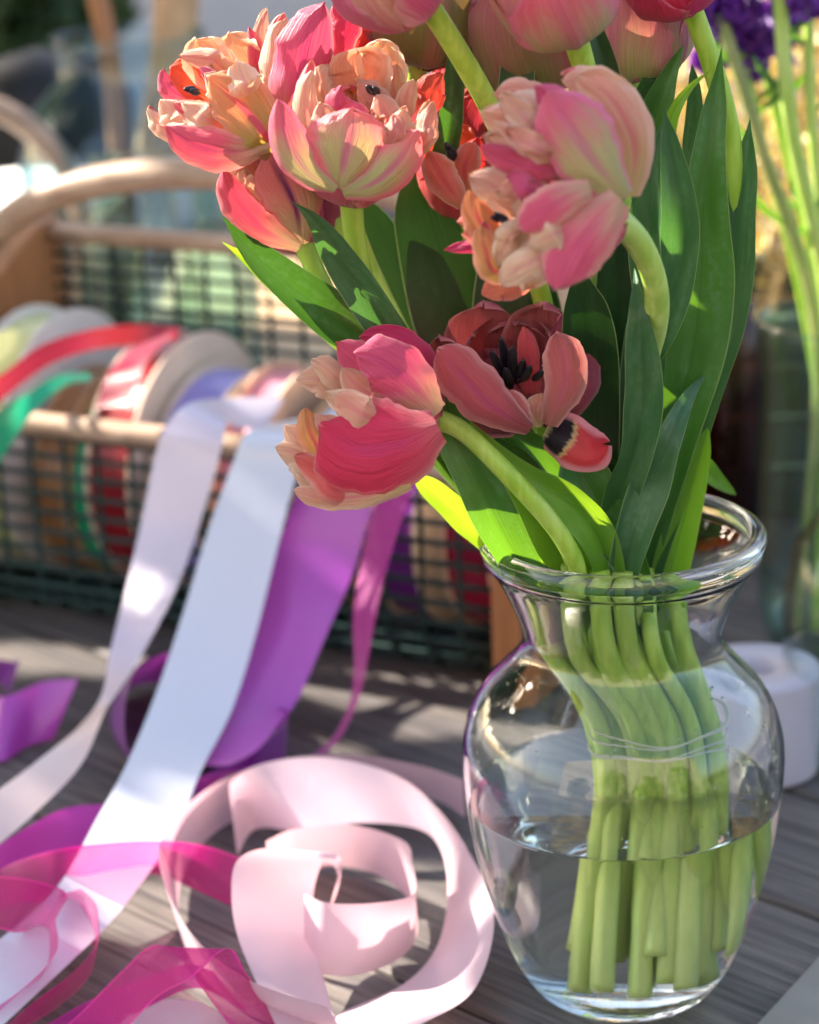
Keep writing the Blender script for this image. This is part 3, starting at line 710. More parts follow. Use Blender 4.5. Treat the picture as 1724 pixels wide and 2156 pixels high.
# --- O
tO = tulip('deep pink tulip with ruffled peach mouth facing left, lowest bloom on the left', 14, (915, 880, -.035), (655, 885, -.060), .0335,
      [(1000, 930, -.046), (1120, 1050, -.044), (1215, 1180, -.034)], op_=.22, outer='hot', inner='peach', core='cream', seed=166, hand=1, spin=-1.1, Wo=1.12, r0=.0043, outer_list=['hot', 'hot', 'pink'], ruf=.065)
# --- N
tN = tulip('wide open dusky red tulip with black stamens, lowest bloom in the middle', 15, (1105, 835, .008), (1066, 735, -.040), .0365,
      [(1160, 930, .015), (1250, 1080, .01), (1290, 1200, .0)], op_=.42, outer='wine', inner='wine', core='wine', seed=177, hand=1, spin=.5, stamens=6, full=.30, inner_h=.8, Wo=1.15)
I_ = dict(inside=True, bulge=-.45)
arrange(tA, (585, 290, .012), -.040, .050, CA, [
 ([(560, 330), (500, 230), (470, 150)], 85, 'peach', I_), ([(600, 330), (585, 200), (550, 103)], 34, 'pink', dict(point=1)),
 ([(420, 340), (350, 240), (315, 168)], 92, 'peach', I_), ([(360, 430), (270, 340), (185, 290)], 62, 'red', I_),
 ([(260, 440), (180, 370), (163, 290)], 48, 'pink', dict(point=.8)), ([(430, 300), (360, 270), (250, 250)], 45, 'peach', {}),
 ([(200, 600), (135, 550), (98, 488)], 34, 'cream', dict(point=.6)), ([(280, 570), (200, 500), (140, 440)], 62, 'cream', {}),
 ([(350, 560), (250, 540), (190, 560)], 45, 'cream', {}), ([(330, 620), (200, 600), (130, 560)], 50, 'peach', {}),
 ([(450, 450), (400, 370), (340, 318)], 52, 'cream', dict(ruf=.2)), ([(400, 560), (300, 500), (235, 455)], 66, 'cream', {}),
 ([(570, 430), (520, 330), (500, 245)], 78, 'cream', dict(ruf=.18)), ([(655, 640), (570, 530), (460, 420), (370, 350)], 122, 'apricot', dict(bulge=.35, wb=.3)),
 ([(650, 668), (480, 690), (310, 660), (172, 572)], 92, 'pink', dict(bulge=.55, point=.9, ext=False, wb=.25))], 100)
arrange(tB, (712, 262, .028), -.012, .055, CA, [
 ([(1000, 270), (1080, 170), (1170, 70)], 85, 'red', I_), ([(1000, 250), (1050, 130), (1010, 40)], 90, 'red', {}),
 ([(980, 220), (1000, 100), (950, 8)], 70, 'hot', dict(ruf=.15)), ([(690, 460), (650, 350), (640, 290)], 42, 'cream', I_),
 ([(670, 460), (615, 290), (615, 130), (645, 26)], 44, 'peach', dict(point=.8, bulge=.3)), ([(710, 400), (690, 220), (735, 55)], 66, 'cream', dict(bulge=.5)),
 ([(770, 500), (800, 300), (840, 140), (900, 8)], 122, 'pink', dict(point=.8, bulge=.45, ruf=.08))], 130)
arrange(tC, (738, 405, -.018), -.060, .055, CA, [
 ([(1340, 500), (1390, 400), (1458, 312)], 62, 'hot', dict(inside=True, bulge=.2, point=.6)), ([(870, 420), (855, 300), (885, 192)], 82, 'peach', I_),
 ([(1150, 420), (1160, 270), (1165, 172)], 95, 'peach', I_), ([(1060, 400), (1060, 300), (1050, 230)], 120, 'peach', dict(inside=True, bulge=-.6)),
 ([(1210, 500), (1215, 380), (1235, 272)], 62, 'cream', dict(ruf=.15)), ([(900, 440), (890, 350), (925, 288)], 48, 'cream', dict(ruf=.22)),
 ([(1130, 520), (1110, 430), (1060, 368)], 66, 'peach', dict(tipc=.3)), ([(1240, 540), (1280, 430), (1315, 340)], 44, 'peach', {}),
 ([(985, 550), (965, 440), (985, 372)], 58, 'pink', dict(ruf=.2)), ([(860, 640), (812, 450), (850, 298)], 50, 'cream', dict(bulge=.7)),
 ([(1180, 580), (1170, 500), (1140, 430)], 62, 'peach', {}), ([(1030, 560), (1020, 490), (1000, 440)], 70, 'pink', dict(ruf=.18)),
 ([(910, 640), (900, 530), (878, 445)], 62, 'peach', {}), ([(1245, 640), (1250, 560), (1272, 478)], 60, 'cream', {}),
 ([(1330, 660), (1370, 560), (1398, 462)], 50, 'peach', dict(point=.5)), ([(1200, 640), (1225, 560), (1215, 520)], 50, 'peach', {}),
 ([(968, 858), (1000, 720), (1020, 600), (1030, 495)], 172, 'cup', dict(bulge=.42, ext=False, wb=.16, ruf=.07)),
 ([(985, 880), (1130, 830), (1240, 730), (1325, 592)], 92, 'cup', dict(bulge=.6, ext=False, wb=.3, point=.5, ruf=.06)),
 ([(955, 862), (830, 790), (740, 640), (688, 452)], 84, 'cuppink', dict(bulge=.6, ext=False, wb=.3, point=.8, ruf=.06))], 170)
arrange(tD, (640, 515, .012), -.012, .030, CA, [
 ([(870, 1095), (905, 980), (905, 850)], 62, 'wine', dict(ext=False)), ([(640, 760), (640, 700), (665, 645)], 40, 'cream', dict(ruf=.2)),
 ([(610, 800), (575, 720), (600, 668)], 42, 'peach', dict(ruf=.2)), ([(570, 850), (495, 770), (515, 678)], 44, 'cream', dict(ruf=.2)), ([(590, 860), (530, 810), (540, 755)], 36, 'cream', {}),
 ([(800, 1110), (765, 930), (700, 790), (640, 690)], 128, 'violetstripe', dict(bulge=.5, ext=False, wb=.25)),
 ([(790, 1125), (620, 1040), (490, 890), (438, 765)], 78, 'pink', dict(bulge=.6, ext=False, wb=.3, point=.7, ruf=.08))], 200)
arrange(tO, (915, 880, -.035), -.088, .055, CO, [
 ([(850, 600), (790, 420), (660, 310), (490, 290)], 66, 'hot', dict(bulge=.3, ext=False)), ([(420, 540), (300, 480), (180, 480)], 66, 'cream', dict(ruf=.16)),
 ([(430, 500), (340, 430), (270, 390)], 56, 'cream', dict(ruf=.18)), ([(600, 480), (470, 380), (375, 310)], 78, 'pink', {}),
 ([(360, 800), (220, 750), (150, 690)], 66, 'cream', {}), ([(350, 870), (200, 810), (108, 790)], 84, 'cream', dict(ruf=.16)),
 ([(400, 860), (280, 760), (240, 612)], 62, 'apricot', dict(ruf=.14)), ([(620, 600), (490, 520), (405, 430)], 60, 'peach', {}),
 ([(400, 980), (270, 950), (180, 890)], 52, 'cream', {}), ([(840, 640), (720, 500), (590, 400), (465, 362)], 118, 'pink', dict(bulge=.45, ext=False)),
 ([(480, 720), (350, 690), (285, 640)], 56, 'peach', {}), ([(560, 660), (430, 590), (330, 540)], 78, 'peach', dict(ruf=.14)),
 ([(420, 980), (310, 900), (190, 830)], 62, 'coral', dict(ruf=.16)), ([(720, 960), (520, 1010), (330, 1020), (185, 985)], 52, 'peach', dict(bulge=.5, ext=False)),
 ([(842, 690), (680, 770), (480, 790), (315, 690)], 215, 'hot', dict(bulge=.5, ext=False, wb=.34, point=.3, ruf=.04))], 230)
arrange(tN, (1105, 835, .008), -.052, .062, CO, [
 ([(1180, 560), (1070, 340), (1050, 130)], 165, 'wine', dict(inside=True, bulge=-.45, ruf=.08)), ([(1260, 560), (1310, 330), (1320, 130)], 150, 'wine', dict(inside=True, bulge=-.4)),
 ([(1330, 700), (1475, 480), (1410, 190)], 96, 'wine', dict(bulge=.4, ext=False, ruf=.14)), ([(1120, 640), (920, 480), (840, 270)], 110, 'wine', dict(inside=True, bulge=-.5)),
 ([(1260, 560), (1250, 330), (1230, 230)], 48, 'red', dict(ruf=.2)),
 ([(1250, 600), (1215, 510), (1225, 438)], 62, 'pinkpale', dict(ext=False, ruf=.15, bulge=.7, dy=.012)), ([(1295, 700), (1290, 620), (1315, 545)], 50, 'peach', dict(ext=False)),
 ([(1345, 690), (1425, 470), (1385, 270)], 92, 'dusky', dict(bulge=.6, ext=False, ruf=.16)),
 ([(1260, 705), (1215, 620), (1150, 530)], 46, 'dusky', dict(ext=False)),
 ([(1265, 710), (1090, 600), (950, 460), (845, 340)], 112, 'wine', dict(bulge=.6, ext=False, wb=.3, ruf=.07))], 260)
for k, (x, y) in enumerate([(1130, 290), (1085, 350), (1180, 330), (1235, 390), (1150, 430), (1090, 480), (1325, 440), (1265, 420)]):
    a_ = P(*CO(1190, 570), -.005); e_ = P(*CO(x, y), -.030 - .003 * (k % 3)); mb = MB()
    mb.tube(cat([a_, lerp(a_, e_, .45), lerp(a_, e_, .55), lerp(a_, e_, .8), e_], 18), np.array([.0008] * 6 + [.0011, .0016, .0020, .0022, .0021, .0023, .0022, .0021, .0020, .0018, .0013, .0006]), 12, flat=.7)
    mb.build('stamen', MBLK, tN)
arrange(tI, (1300, 402, -.100), -.150, .055, CI, [
 ([(680, 450), (560, 370), (450, 370)], 60, 'peach', dict(ruf=.2)), ([(900, 420), (800, 330), (700, 305)], 66, 'peach', {}), ([(700, 500), (600, 430), (500, 390)], 70, 'cream', {}),
 ([(985, 770), (1000, 560), (905, 375), (775, 292)], 82, 'peach', dict(bulge=.5, ext=False)), ([(690, 560), (560, 500), (400, 440)], 66, 'peach', dict(ruf=.32)), ([(640, 520), (540, 430), (470, 350)], 52, 'cream', dict(ruf=.35)), ([(760, 480), (680, 390), (600, 330)], 56, 'pink', dict(ruf=.25)),
 ([(700, 620), (560, 590), (390, 520)], 66, 'cream', dict(ruf=.32)), ([(690, 670), (540, 640), (370, 560)], 52, 'pink', dict(ruf=.28)), ([(660, 600), (560, 545), (470, 480)], 48, 'peach', dict(ruf=.35)),
 ([(965, 778), (850, 640), (750, 500), (660, 360)], 132, 'cuppink', dict(bulge=.5, ext=False, point=.4, wb=.3, ruf=.05))], 290)
arrange(tI2, (1285, 450, -.105), -.160, .060, CI, [
 ([(480, 985), (370, 965), (256, 978)], 26, 'hot', dict(point=.8)), ([(560, 1090), (470, 1120), (388, 1160)], 56, 'pink', dict(inside=True)),
 ([(460, 920), (350, 870), (290, 870)], 52, 'coral', dict(point=.5)), ([(600, 720), (520, 670), (430, 640)], 56, 'cream', {}),
 ([(500, 960), (400, 870), (355, 745)], 58, 'apricot', dict(ruf=.16)), ([(570, 800), (450, 730), (335, 690)], 66, 'cream', dict(ruf=.16)),
 ([(500, 1060), (420, 980), (400, 870)], 50, 'apricot', {}), ([(660, 780), (540, 740), (450, 740)], 58, 'peach', {}),
 ([(700, 880), (600, 820), (500, 800)], 52, 'peach', {}), ([(660, 960), (590, 1060), (560, 1165)], 86, 'cream', dict(ruf=.35)), ([(560, 900), (500, 960), (470, 1040)], 50, 'cream', dict(ruf=.35)), ([(600, 990), (560, 1050), (520, 1120)], 44, 'peach', dict(ruf=.35)), ([(640, 850), (570, 820), (490, 800)], 46, 'cream', dict(ruf=.35)), ([(620, 760), (540, 700), (470, 690)], 46, 'pink', dict(ruf=.3)), ([(640, 1000), (530, 1060), (470, 1110)], 60, 'cream', {}),
 ([(720, 900), (640, 940), (560, 970)], 60, 'cream', {}), ([(830, 740), (740, 770), (640, 830), (545, 895)], 74, 'pinkpale', dict(bulge=.4, ext=False, ruf=.07)),
 ([(945, 780), (850, 880), (750, 1010), (690, 1140)], 108, 'pinkpale', dict(bulge=.45, ext=False, wb=.5, ruf=.06))], 320)
arrange(tL, (985, 440, .045), .000, .045, CI, [
 ([(290, 620), (270, 540), (262, 455)], 90, 'red', dict(inside=True, bulge=-.5)), ([(360, 660), (370, 600), (390, 540)], 55, 'red', dict(inside=True)),
 ([(345, 760), (335, 660), (375, 555)], 52, 'coral', dict(ext=False)), ([(335, 805), (265, 720), (192, 590)], 60, 'coral', dict(ext=False, point=.4))], 350)
for k, (x, y) in enumerate([(262, 560), (280, 575), (272, 590)]):
    a_ = P(*CI(310, 650), .02); e_ = P(*CI(x, y), .008); mb = MB(); mb.tube(cat([a_, lerp(a_, e_, .5), e_], 12), np.array([.0007] * 5 + [.001, .0016, .0019, .0019, .0017, .0012, .0006]), 10); mb.build('stamen', MBLK, tL)
for rt, cv, Y, L_ in ((tA, CA, -.035, [(330, 410, 265, 405), (335, 425, 290, 412)]), (tC, CA, -.035, [(1130, 430, 1095, 390), (1150, 430, 1125, 398)]), (tI2, CI, -.135, [(520, 880, 455, 835), (530, 900, 480, 860), (500, 860, 440, 850)])):
    for (x, y, x2, y2) in L_:
        a_ = P(*cv(x, y), Y + .004); e_ = P(*cv(x2, y2), Y - .004); mb = MB(); mb.tube(cat([a_, lerp(a_, e_, .5), e_], 12), np.array([.0006, .0007, .0009, .0012, .0016, .0017, .0017, .0016, .0014, .0012, .001, .0005]), 10); mb.build('stamen', MBLK, rt)
def drooping():
    pts = [P(1150, 905, -.03), P(1195, 930, -.036), P(1240, 950, -.040), P(1268, 935, -.046)]
    c = cat(pts, 22); t = np.linspace(0, 1, 22); u = np.linspace(-1, 1, 15)
    tg = nrm(np.gradient(c, axis=0)); up = nrm(np.array([-.1, .35, 1.0])); s = nrm(np.cross(tg, np.cross(up, tg)))
    n = nrm(np.cross(s, tg)); g = np.zeros((22, 15, 3)); ns = Noise1(5)
    for i in range(22):
        wd = .0115 * (math.sin(math.pi * min(1, (.18 + t[i] * .82)) ** .9) ** .5 if t[i] < 1 else .1)
        g[i] = c[i] + s[i] * (u * wd)[:, None] - n[i] * ((np.abs(u) ** 2 * -.006 + .0015 * ns(u * 4 + t[i] * 5)))[:, None]
    mb = MB(); mb.grid(g); return mb.build('petal', MP['blotch'], tN)
o = drooping(); o['label'] = 'fallen open petal with a black blotch'

# ------------------------------------------------------------------ leaves (tip first)
LF = [
 # root, pts, widths, mat, fold, twist, wave
 (tA, [(464, 450, -.02), (520, 520, -.015), (610, 600, -.01), (700, 670, -.005), (790, 740, .0), (960, 960, .01), (1120, 1190, .01)], [.0005, .0062, .0098, .0110, .0108, .0095, .007], 'dark', .40, [10] * 7, .04),
 (tA, [(466, 508, .005), (530, 560, .008), (600, 620, .01), (690, 700, .012), (800, 800, .015), (1000, 1020, .01), (1120, 1200, .01)], [.0005, .006, .0085, .009, .009, .009, .006], 'bright', .5, [35] * 7, 0),
 (tC, [(612, 422, -.045), (665, 465, -.04), (730, 560, -.03), (790, 650, -.025), (850, 740, -.02), (980, 940, -.01), (1150, 1190, -.005)], [.0004, .0050, .0084, .0094, .009, .009, .006], 'blue', .45, [-12] * 7, .05),
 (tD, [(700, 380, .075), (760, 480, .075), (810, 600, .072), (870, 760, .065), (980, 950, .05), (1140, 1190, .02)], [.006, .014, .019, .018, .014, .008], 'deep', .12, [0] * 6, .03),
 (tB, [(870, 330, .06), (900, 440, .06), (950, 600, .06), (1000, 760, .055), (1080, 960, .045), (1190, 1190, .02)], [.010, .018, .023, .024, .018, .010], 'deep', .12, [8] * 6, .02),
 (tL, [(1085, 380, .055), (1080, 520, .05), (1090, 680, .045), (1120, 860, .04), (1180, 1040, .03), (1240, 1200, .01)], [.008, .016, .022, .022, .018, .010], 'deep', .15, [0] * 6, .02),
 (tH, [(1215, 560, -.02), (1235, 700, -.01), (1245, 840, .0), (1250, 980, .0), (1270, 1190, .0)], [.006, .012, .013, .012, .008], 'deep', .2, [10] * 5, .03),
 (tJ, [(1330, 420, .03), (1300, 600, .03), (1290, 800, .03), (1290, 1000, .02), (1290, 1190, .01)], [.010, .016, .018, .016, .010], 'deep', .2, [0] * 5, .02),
 (tK, [(1400, 560, .03), (1380, 700, .03), (1370, 900, .02), (1360, 1050, .02), (1340, 1200, .01)], [.010, .015, .017, .014, .009], 'dark', .2, [0] * 5, .02),
 (tK, [(1520, 92, -.005), (1505, 200, -.005), (1488, 330, -.01), (1478, 470, -.01), (1475, 600, -.01), (1455, 760, -.01), (1400, 960, -.005), (1350, 1190, .0)], [.0005, .0050, .0075, .0115, .0150, .0150, .012, .008], 'mid', .18, [30, 28, 15, 5, 0, 0, 10, 20], .10),
 (tK, [(1579, 246, .01), (1572, 330, .01), (1558, 450, .01), (1545, 580, .01), (1520, 700, .01), (1475, 840, .01), (1430, 990, .01), (1370, 1200, .0)], [.0005, .0060, .0088, .0105, .0112, .0100, .0095, .007], 'blue', .3, [-15] * 8, .03),
 (tI2, [(1396, 222, -.05), (1412, 320, -.05), (1430, 440, -.05), (1428, 560, -.045), (1400, 680, -.04), (1370, 770, -.035)], [.0005, .0052, .0080, .0085, .0065, .002], 'blue', .45, [10, 5, 0, 0, 10, 20], .03),
 (tI2, [(1392, 258, -.03), (1372, 370, -.03), (1366, 480, -.03), (1372, 600, -.03), (1385, 720, -.025), (1380, 850, -.02)], [.001, .006, .0085, .008, .006, .004], 'blue', .4, [-25] * 6, .03),
 (tI, [(1335, 560, -.055), (1345, 640, -.075), (1352, 730, -.075), (1354, 840, -.06), (1335, 950, -.045), (1300, 1060, -.02), (1290, 1190, -.01)], [.001, .0035, .0072, .0092, .0080, .008, .006], 'blue', .35, [-30, -20, -5, 5, 20, 10, 0], .08),
 (tI, [(1490, 780, -.01), (1445, 840, -.02), (1410, 920, -.03), (1370, 1020, -.03), (1335, 1120, -.03), (1310, 1230, -.02)], [.0008, .0035, .0060, .0090, .0085, .007], 'blue', .25, [25, 20, 0, 0, 0, 0], .05),
 (tJ, [(1412, 52, .02), (1400, 120, .02), (1375, 190, .02), (1345, 270, .02), (1330, 360, .02)], [.0008, .004, .0085, .010, .009], 'dark', .3, [10] * 5, .02),
 (tJ, [(1440, 92, .01), (1412, 150, .01), (1385, 225, .01), (1355, 330, .015), (1340, 450, .02)], [.0008, .0035, .0075, .011, .012], 'mid', .3, [0] * 5, .02),
 (tK, [(1495, 148, -.03), (1450, 185, -.03), (1415, 240, -.03), (1398, 320, -.025), (1390, 420, -.02)], [.0004, .0016, .003, .004, .004], 'bright', .4, [20] * 5, 0),
 (tK, [(1456, 132, .02), (1462, 200, .02), (1460, 300, .02), (1450, 400, .02)], [.0006, .0035, .005, .006], 'blue', .3, [0] * 4, 0),
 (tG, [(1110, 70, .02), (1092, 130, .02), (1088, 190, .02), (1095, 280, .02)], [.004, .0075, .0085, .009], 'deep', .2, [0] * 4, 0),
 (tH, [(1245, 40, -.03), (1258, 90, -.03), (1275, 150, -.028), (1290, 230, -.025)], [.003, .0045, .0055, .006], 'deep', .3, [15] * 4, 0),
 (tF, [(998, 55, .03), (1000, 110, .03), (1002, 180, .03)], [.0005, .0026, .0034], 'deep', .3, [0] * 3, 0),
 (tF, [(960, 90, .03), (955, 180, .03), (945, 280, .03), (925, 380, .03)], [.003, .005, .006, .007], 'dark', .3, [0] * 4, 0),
 (tE, [(1120, 620, .04), (1150, 700, .04), (1180, 850, .04), (1220, 1000, .03), (1260, 1190, .01)], [.008, .012, .012, .012, .009], 'dark', .2, [0] * 5, .02),
 # lower left, backlit
 (tD, [(852, 985, -.005), (905, 1035, -.002), (960, 1085, .0), (1010, 1128, .003), (1070, 1175, .005), (1130, 1225, .005)], [.0008, .0058, .0078, .0070, .006, .004], 'bright', .45, [20, 25, 25, 15, 5, 0], .10),
 (tO, [(930, 800, -.02), (960, 920, -.034), (1005, 1010, -.038), (1050, 1100, -.036), (1100, 1190, -.025), (1150, 1260, -.01)], [.006, .0085, .0100, .0100, .0085, .006], 'mid', .25, [-5] * 6, .02),
 (tO, [(1050, 960, -.02), (1085, 1030, -.018), (1130, 1090, -.015), (1190, 1160, -.012), (1240, 1225, -.01)], [.004, .009, .0115, .0115, .007], 'bright', .35, [0] * 5, .06),
 (tN, [(972, 868, -.025), (1030, 940, -.028), (1110, 1010, -.03), (1200, 1060, -.03), (1260, 1130, -.028), (1290, 1235, -.02)], [.0006, .0035, .0065, .0090, .0085, .007], 'bright', .35, [30, 25, 15, -10, -5, 0], .10),
 (tN, [(975, 870, .0), (1050, 905, .0), (1120, 935, .0), (1180, 990, .0), (1240, 1090, .0), (1290, 1210, .0)], [.0005, .0035, .0050, .0075, .009, .008], 'mid', .3, [10] * 6, .03),
 (tN, [(1190, 960, -.01), (1225, 1010, -.015), (1270, 1090, -.02), (1310, 1160, -.02), (1345, 1235, -.015)], [.009, .0125, .0110, .0085, .006], 'mid', .3, [5] * 5, .04),
 (tJ, [(1490, 900, .0), (1465, 990, .0), (1440, 1090, .0), (1410, 1210, .0)], [.003, .0060, .0078, .0085], 'bright', .3, [0] * 4, .02),
 (tK, [(1550, 1042, .06), (1515, 1015, .05), (1470, 975, .035), (1430, 960, .02)], [.0006, .0035, .0055, .006], 'mid', .3, [0] * 4, 0),
]
for k, (rt, pts, wd, mt, fo, tw, wv) in enumerate(LF):
    leaf(rt, pts, wd, mt, fo, tw, wv, seed=k * 13)

for k, (px, py, Yk) in enumerate(((1150, 1175, .02), (1200, 1190, -.02), (1262, 1200, -.022), (1335, 1205, -.015), (1385, 1180, .015), (1290, 1190, .02), (1130, 1185, -.005), (1235, 1200, .0), (1310, 1205, -.024), (1360, 1200, .0))):
    rt = [tA, tC, tO, tJ, tK, tG, tD, tE, tN, tH][k]; q_ = P(px, py, Yk); mb = MB(); nk_ = neck_pt(k * 3 + 1, 14, px); ft_ = foot_pt(nk_, k * 3 + 2)
    cc_ = cat([q_, nk_, np.array([VX + lerp(-.010, .044, (nk_[0] - VX + .04) / .066), nk_[1] * .5, .13]), ft_], 60)
    mb.tube(cc_, .0038 + .0010 * (k % 3) / 2 + .0003 * np.linspace(0, 1, 60), 16); o = mb.build('leaf_sheath', [MS2, MS2, MS, MS2, MS, MS2, MS, MS2, MS2, MS][k], rt)
# the binding
bt = empty('stem_binding', (.01, 0, .135), 'thin clear twine tied round the tulip stems inside the vase', 'twine')
tw_ = MB()
for q, (zc, r0) in enumerate(((.141, .0235), (.1385, .024), (.129, .0235), (.1265, .024))):
    a = np.linspace(0, 2 * math.pi, 60); p = np.stack([VX + .017 + (r0 + .009) * np.cos(a), (r0 + .002) * np.sin(a), zc + .004 * np.sin(a + q) + .001 * np.sin(5 * a)], 1)
    tw_.tube(p, .0004, 8, caps=False)
tw_.build('twine', plain('twine', (.50, .50, .36), .4), bt)

# ================================================================== RIBBONS
def rails(name, rows, mat, label, nv=110, nu=9, group=None, bulge=0.0, catn='ribbon', kindpt='Y'):
    """rows: (Lx, Ly, LY, Rx, Ry, RY) image points with forward distance, or ('g', Lx, Ly, Lz, Rx, Ry, Rz) with height"""
    arr = []
    for r in rows:
        if r[0] == 'g': a, b = G(*r[1:4]), G(*r[4:7])
        elif r[0] == 'w': a, b = np.array(r[1:4]), np.array(r[4:7])
        else: a, b = P(*r[0:3]), P(*r[3:6])
        arr.append(np.concatenate([a, b]))
    c = cat(np.array(arr), nv); u = np.linspace(0, 1, nu)[None, :, None]
    g = c[:, None, :3] * (1 - u) + c[:, None, 3:] * u
    mb = MB(); mb.grid(g); o = mb.build(name, mat, origin=c[0, :3])
    return tag(o, label, catn, group)

# basket frame: direction along its front
e0 = np.array([-.375, .513, 0]); e1 = np.array([-.038, .350, 0]); bx = nrm(e1 - e0); by = np.array([-bx[1], bx[0], 0]); bl = np.linalg.norm(e1 - e0)
def BK(s, d, z): return e0 + bx * (s * bl) + by * d + zz * z        # s 0..1 along front, d metres back
BD = .20
RG = 'ribbons hanging out of the basket'
def hang(rows, **k): return rails('ribbon', rows, **k)
hang([(600, 835, .50, 560, 905, .43), (480, 838, .45, 500, 900, .40), (395, 850, .385, 480, 890, .372), (345, 905, .37, 470, 925, .36), (322, 980, .365, 452, 1000, .355), (290, 1130, .35, 405, 1150, .34), (262, 1250, .33, 362, 1260, .31), (232, 1370, .29, 292, 1390, .28), (214, 1462, .25, 240, 1468, .25), (165, 1530, .22, 220, 1500, .22), (80, 1600, .18, 170, 1610, .18), (0, 1660, .15, 70, 1715, .14), (-80, 1710, .12, -30, 1800, .10)],
     mat=LAV, label='lavender white satin ribbon, leftmost of the three draped over the front rail, twisting to blush', nv=150, group=RG)
hang([(640, 880, .46, 700, 905, .44), (560, 895, .395, 680, 905, .385), (515, 915, .36, 655, 930, .35), (488, 980, .35, 625, 1000, .34), (440, 1110, .33, 590, 1130, .32), (385, 1290, .29, 540, 1330, .28), (335, 1440, .24, 490, 1490, .23), (270, 1600, .17, 425, 1620, .17), (205, 1720, .12, 370, 1750, .12), (125, 1860, .06, 290, 1870, .07), (20, 1960, .02, 215, 1960, .03), (-120, 2060, -.02, 90, 2080, -.02), (-260, 2160, -.06, -50, 2210, -.06)],
     mat=WHT, label='bluish white satin ribbon, broad and straight, falling from the rail to the table', nv=150, group=RG)
hang([(690, 930, .44, 830, 960, .42), (670, 960, .365, 820, 975, .35), (628, 1030, .35, 790, 1045, .335), (585, 1150, .335, 745, 1200, .32), (530, 1300, .31, 690, 1330, .29), (480, 1430, .27, 628, 1470, .25), (440, 1530, .23, 590, 1520, .22), (412, 1592, .20, 540, 1580, .19), (408, 1612, .19, 480, 1612, .17)],
     mat=PUR, label='broad purple satin ribbon hanging over the rail below the deep pink tulip', group=RG)
rails('ribbon', [('g', 405, 1625, .012, 480, 1590, .004), ('g', 330, 1640, .010, 300, 1590, .004), ('g', 245, 1560, .004, 262, 1530, .045), ('g', 236, 1480, .004, 290, 1400, .06), ('g', 300, 1440, .006, 400, 1370, .05), ('g', 420, 1450, .004, 480, 1400, .04), ('g', 540, 1530, .003, 560, 1480, .045), ('g', 600, 1590, .003, 608, 1500, .05), ('g', 560, 1640, .003, 550, 1570, .04), ('g', 430, 1720, .003, 500, 1600, .03), ('g', 360, 1760, .003, 380, 1650, .025)],
     PURD, 'dark violet loop of satin lying on the table behind the white ribbon')
hang([(805, 1010, .345, 880, 1010, .335), (790, 1050, .335, 862, 1045, .325), (762, 1180, .32, 815, 1190, .305), (744, 1290, .30, 790, 1300, .285), (745, 1400, .275, 772, 1400, .26), (735, 1480, .25, 755, 1470, .245), (700, 1550, .23, 722, 1545, .22), (645, 1600, .20, 680, 1590, .20)],
     mat=ORG2, label='narrow plum organza ribbon hanging beside the purple one and curling at its end', group=RG)
rails('ribbon', [('g', -60, 1500, .003, -60, 1420, .02), ('g', -10, 1600, .003, 0, 1465, .03), ('g', 60, 1570, .003, 90, 1435, .035), ('g', 112, 1555, .003, 165, 1428, .04)],
     PUR, 'purple satin ribbon end with a slanted cut lying at the left edge')
rails('ribbon', [('g', -60, 1420, .003, -40, 1380, .03), ('g', 0, 1440, .003, 30, 1392, .03), ('g', 20, 1460, .003, 45, 1380, .05)],
     PURD, 'small dark purple scrap of ribbon at the left edge behind the cut end')
rails('ribbon', [('g', -60, 1900, .004, -40, 1800, .02), ('g', 0, 1830, .004, 60, 1740, .025), ('g', 110, 1800, .004, 140, 1700, .03), ('g', 230, 1780, .004, 240, 1690, .03), ('g', 330, 1760, .004, 330, 1670, .02)],
     PUR, 'violet purple satin ribbon lying under the white ribbon at lower left')
rails('ribbon', [('g', 385, 1720, .003, 400, 1640, .03), ('g', 450, 1680, .004, 470, 1625, .035), ('g', 520, 1640, .004, 540, 1612, .03)],
     PUR, 'short magenta satin piece between the white ribbon and the pink coil')

# pale pink coil: one long ribbon standing on edge, spiralling inward
def coil():
    # rows are world: base point (x,y,z) and upper edge
    rows = []
    def g2(px, py, z0, px2, py2, z1): rows.append(('g', px, py, z0, px2, py2, z1))
    g2(980, 1720, .003, 975, 1640, .03)
    g2(905, 1680, .003, 880, 1610, .038)
    g2(760, 1660, .003, 740, 1588, .04)
    g2(600, 1680, .003, 590, 1598, .04)
    g2(470, 1740, .003, 452, 1650, .04)
    g2(390, 1830, .003, 352, 1740, .04)
    g2(380, 1960, .003, 338, 1830, .04)
    g2(440, 2070, .003, 400, 1960, .04)
    g2(560, 2150, .003, 520, 2060, .036)
    g2(720, 2170, .003, 690, 2120, .03)
    return rows
rails('ribbon', coil(), PNK, 'outer loop of pale pink satin ribbon circling the coil, behind and left', nv=160, group='pale pink satin coils')
rails('ribbon', [('g', 500, 1800, .004, 483, 1668, .040), ('g', 540, 1745, .010, 490, 1640, .045), ('g', 640, 1750, .020, 560, 1605, .05), ('g', 760, 1732, .026, 690, 1594, .052), ('g', 880, 1745, .024, 830, 1630, .048), ('g', 928, 1790, .018, 920, 1700, .045), ('g', 942, 1880, .010, 985, 1790, .036), ('g', 920, 1990, .005, 1040, 1920, .030), ('g', 850, 2070, .003, 1000, 2080, .022), ('g', 720, 2130, .003, 880, 2160, .018), ('g', 600, 2190, .003, 740, 2240, .01)],
     PNK, 'wide sunlit arc of pale pink satin ribbon sweeping round the right side of the coil', nv=160, group='pale pink satin coils')
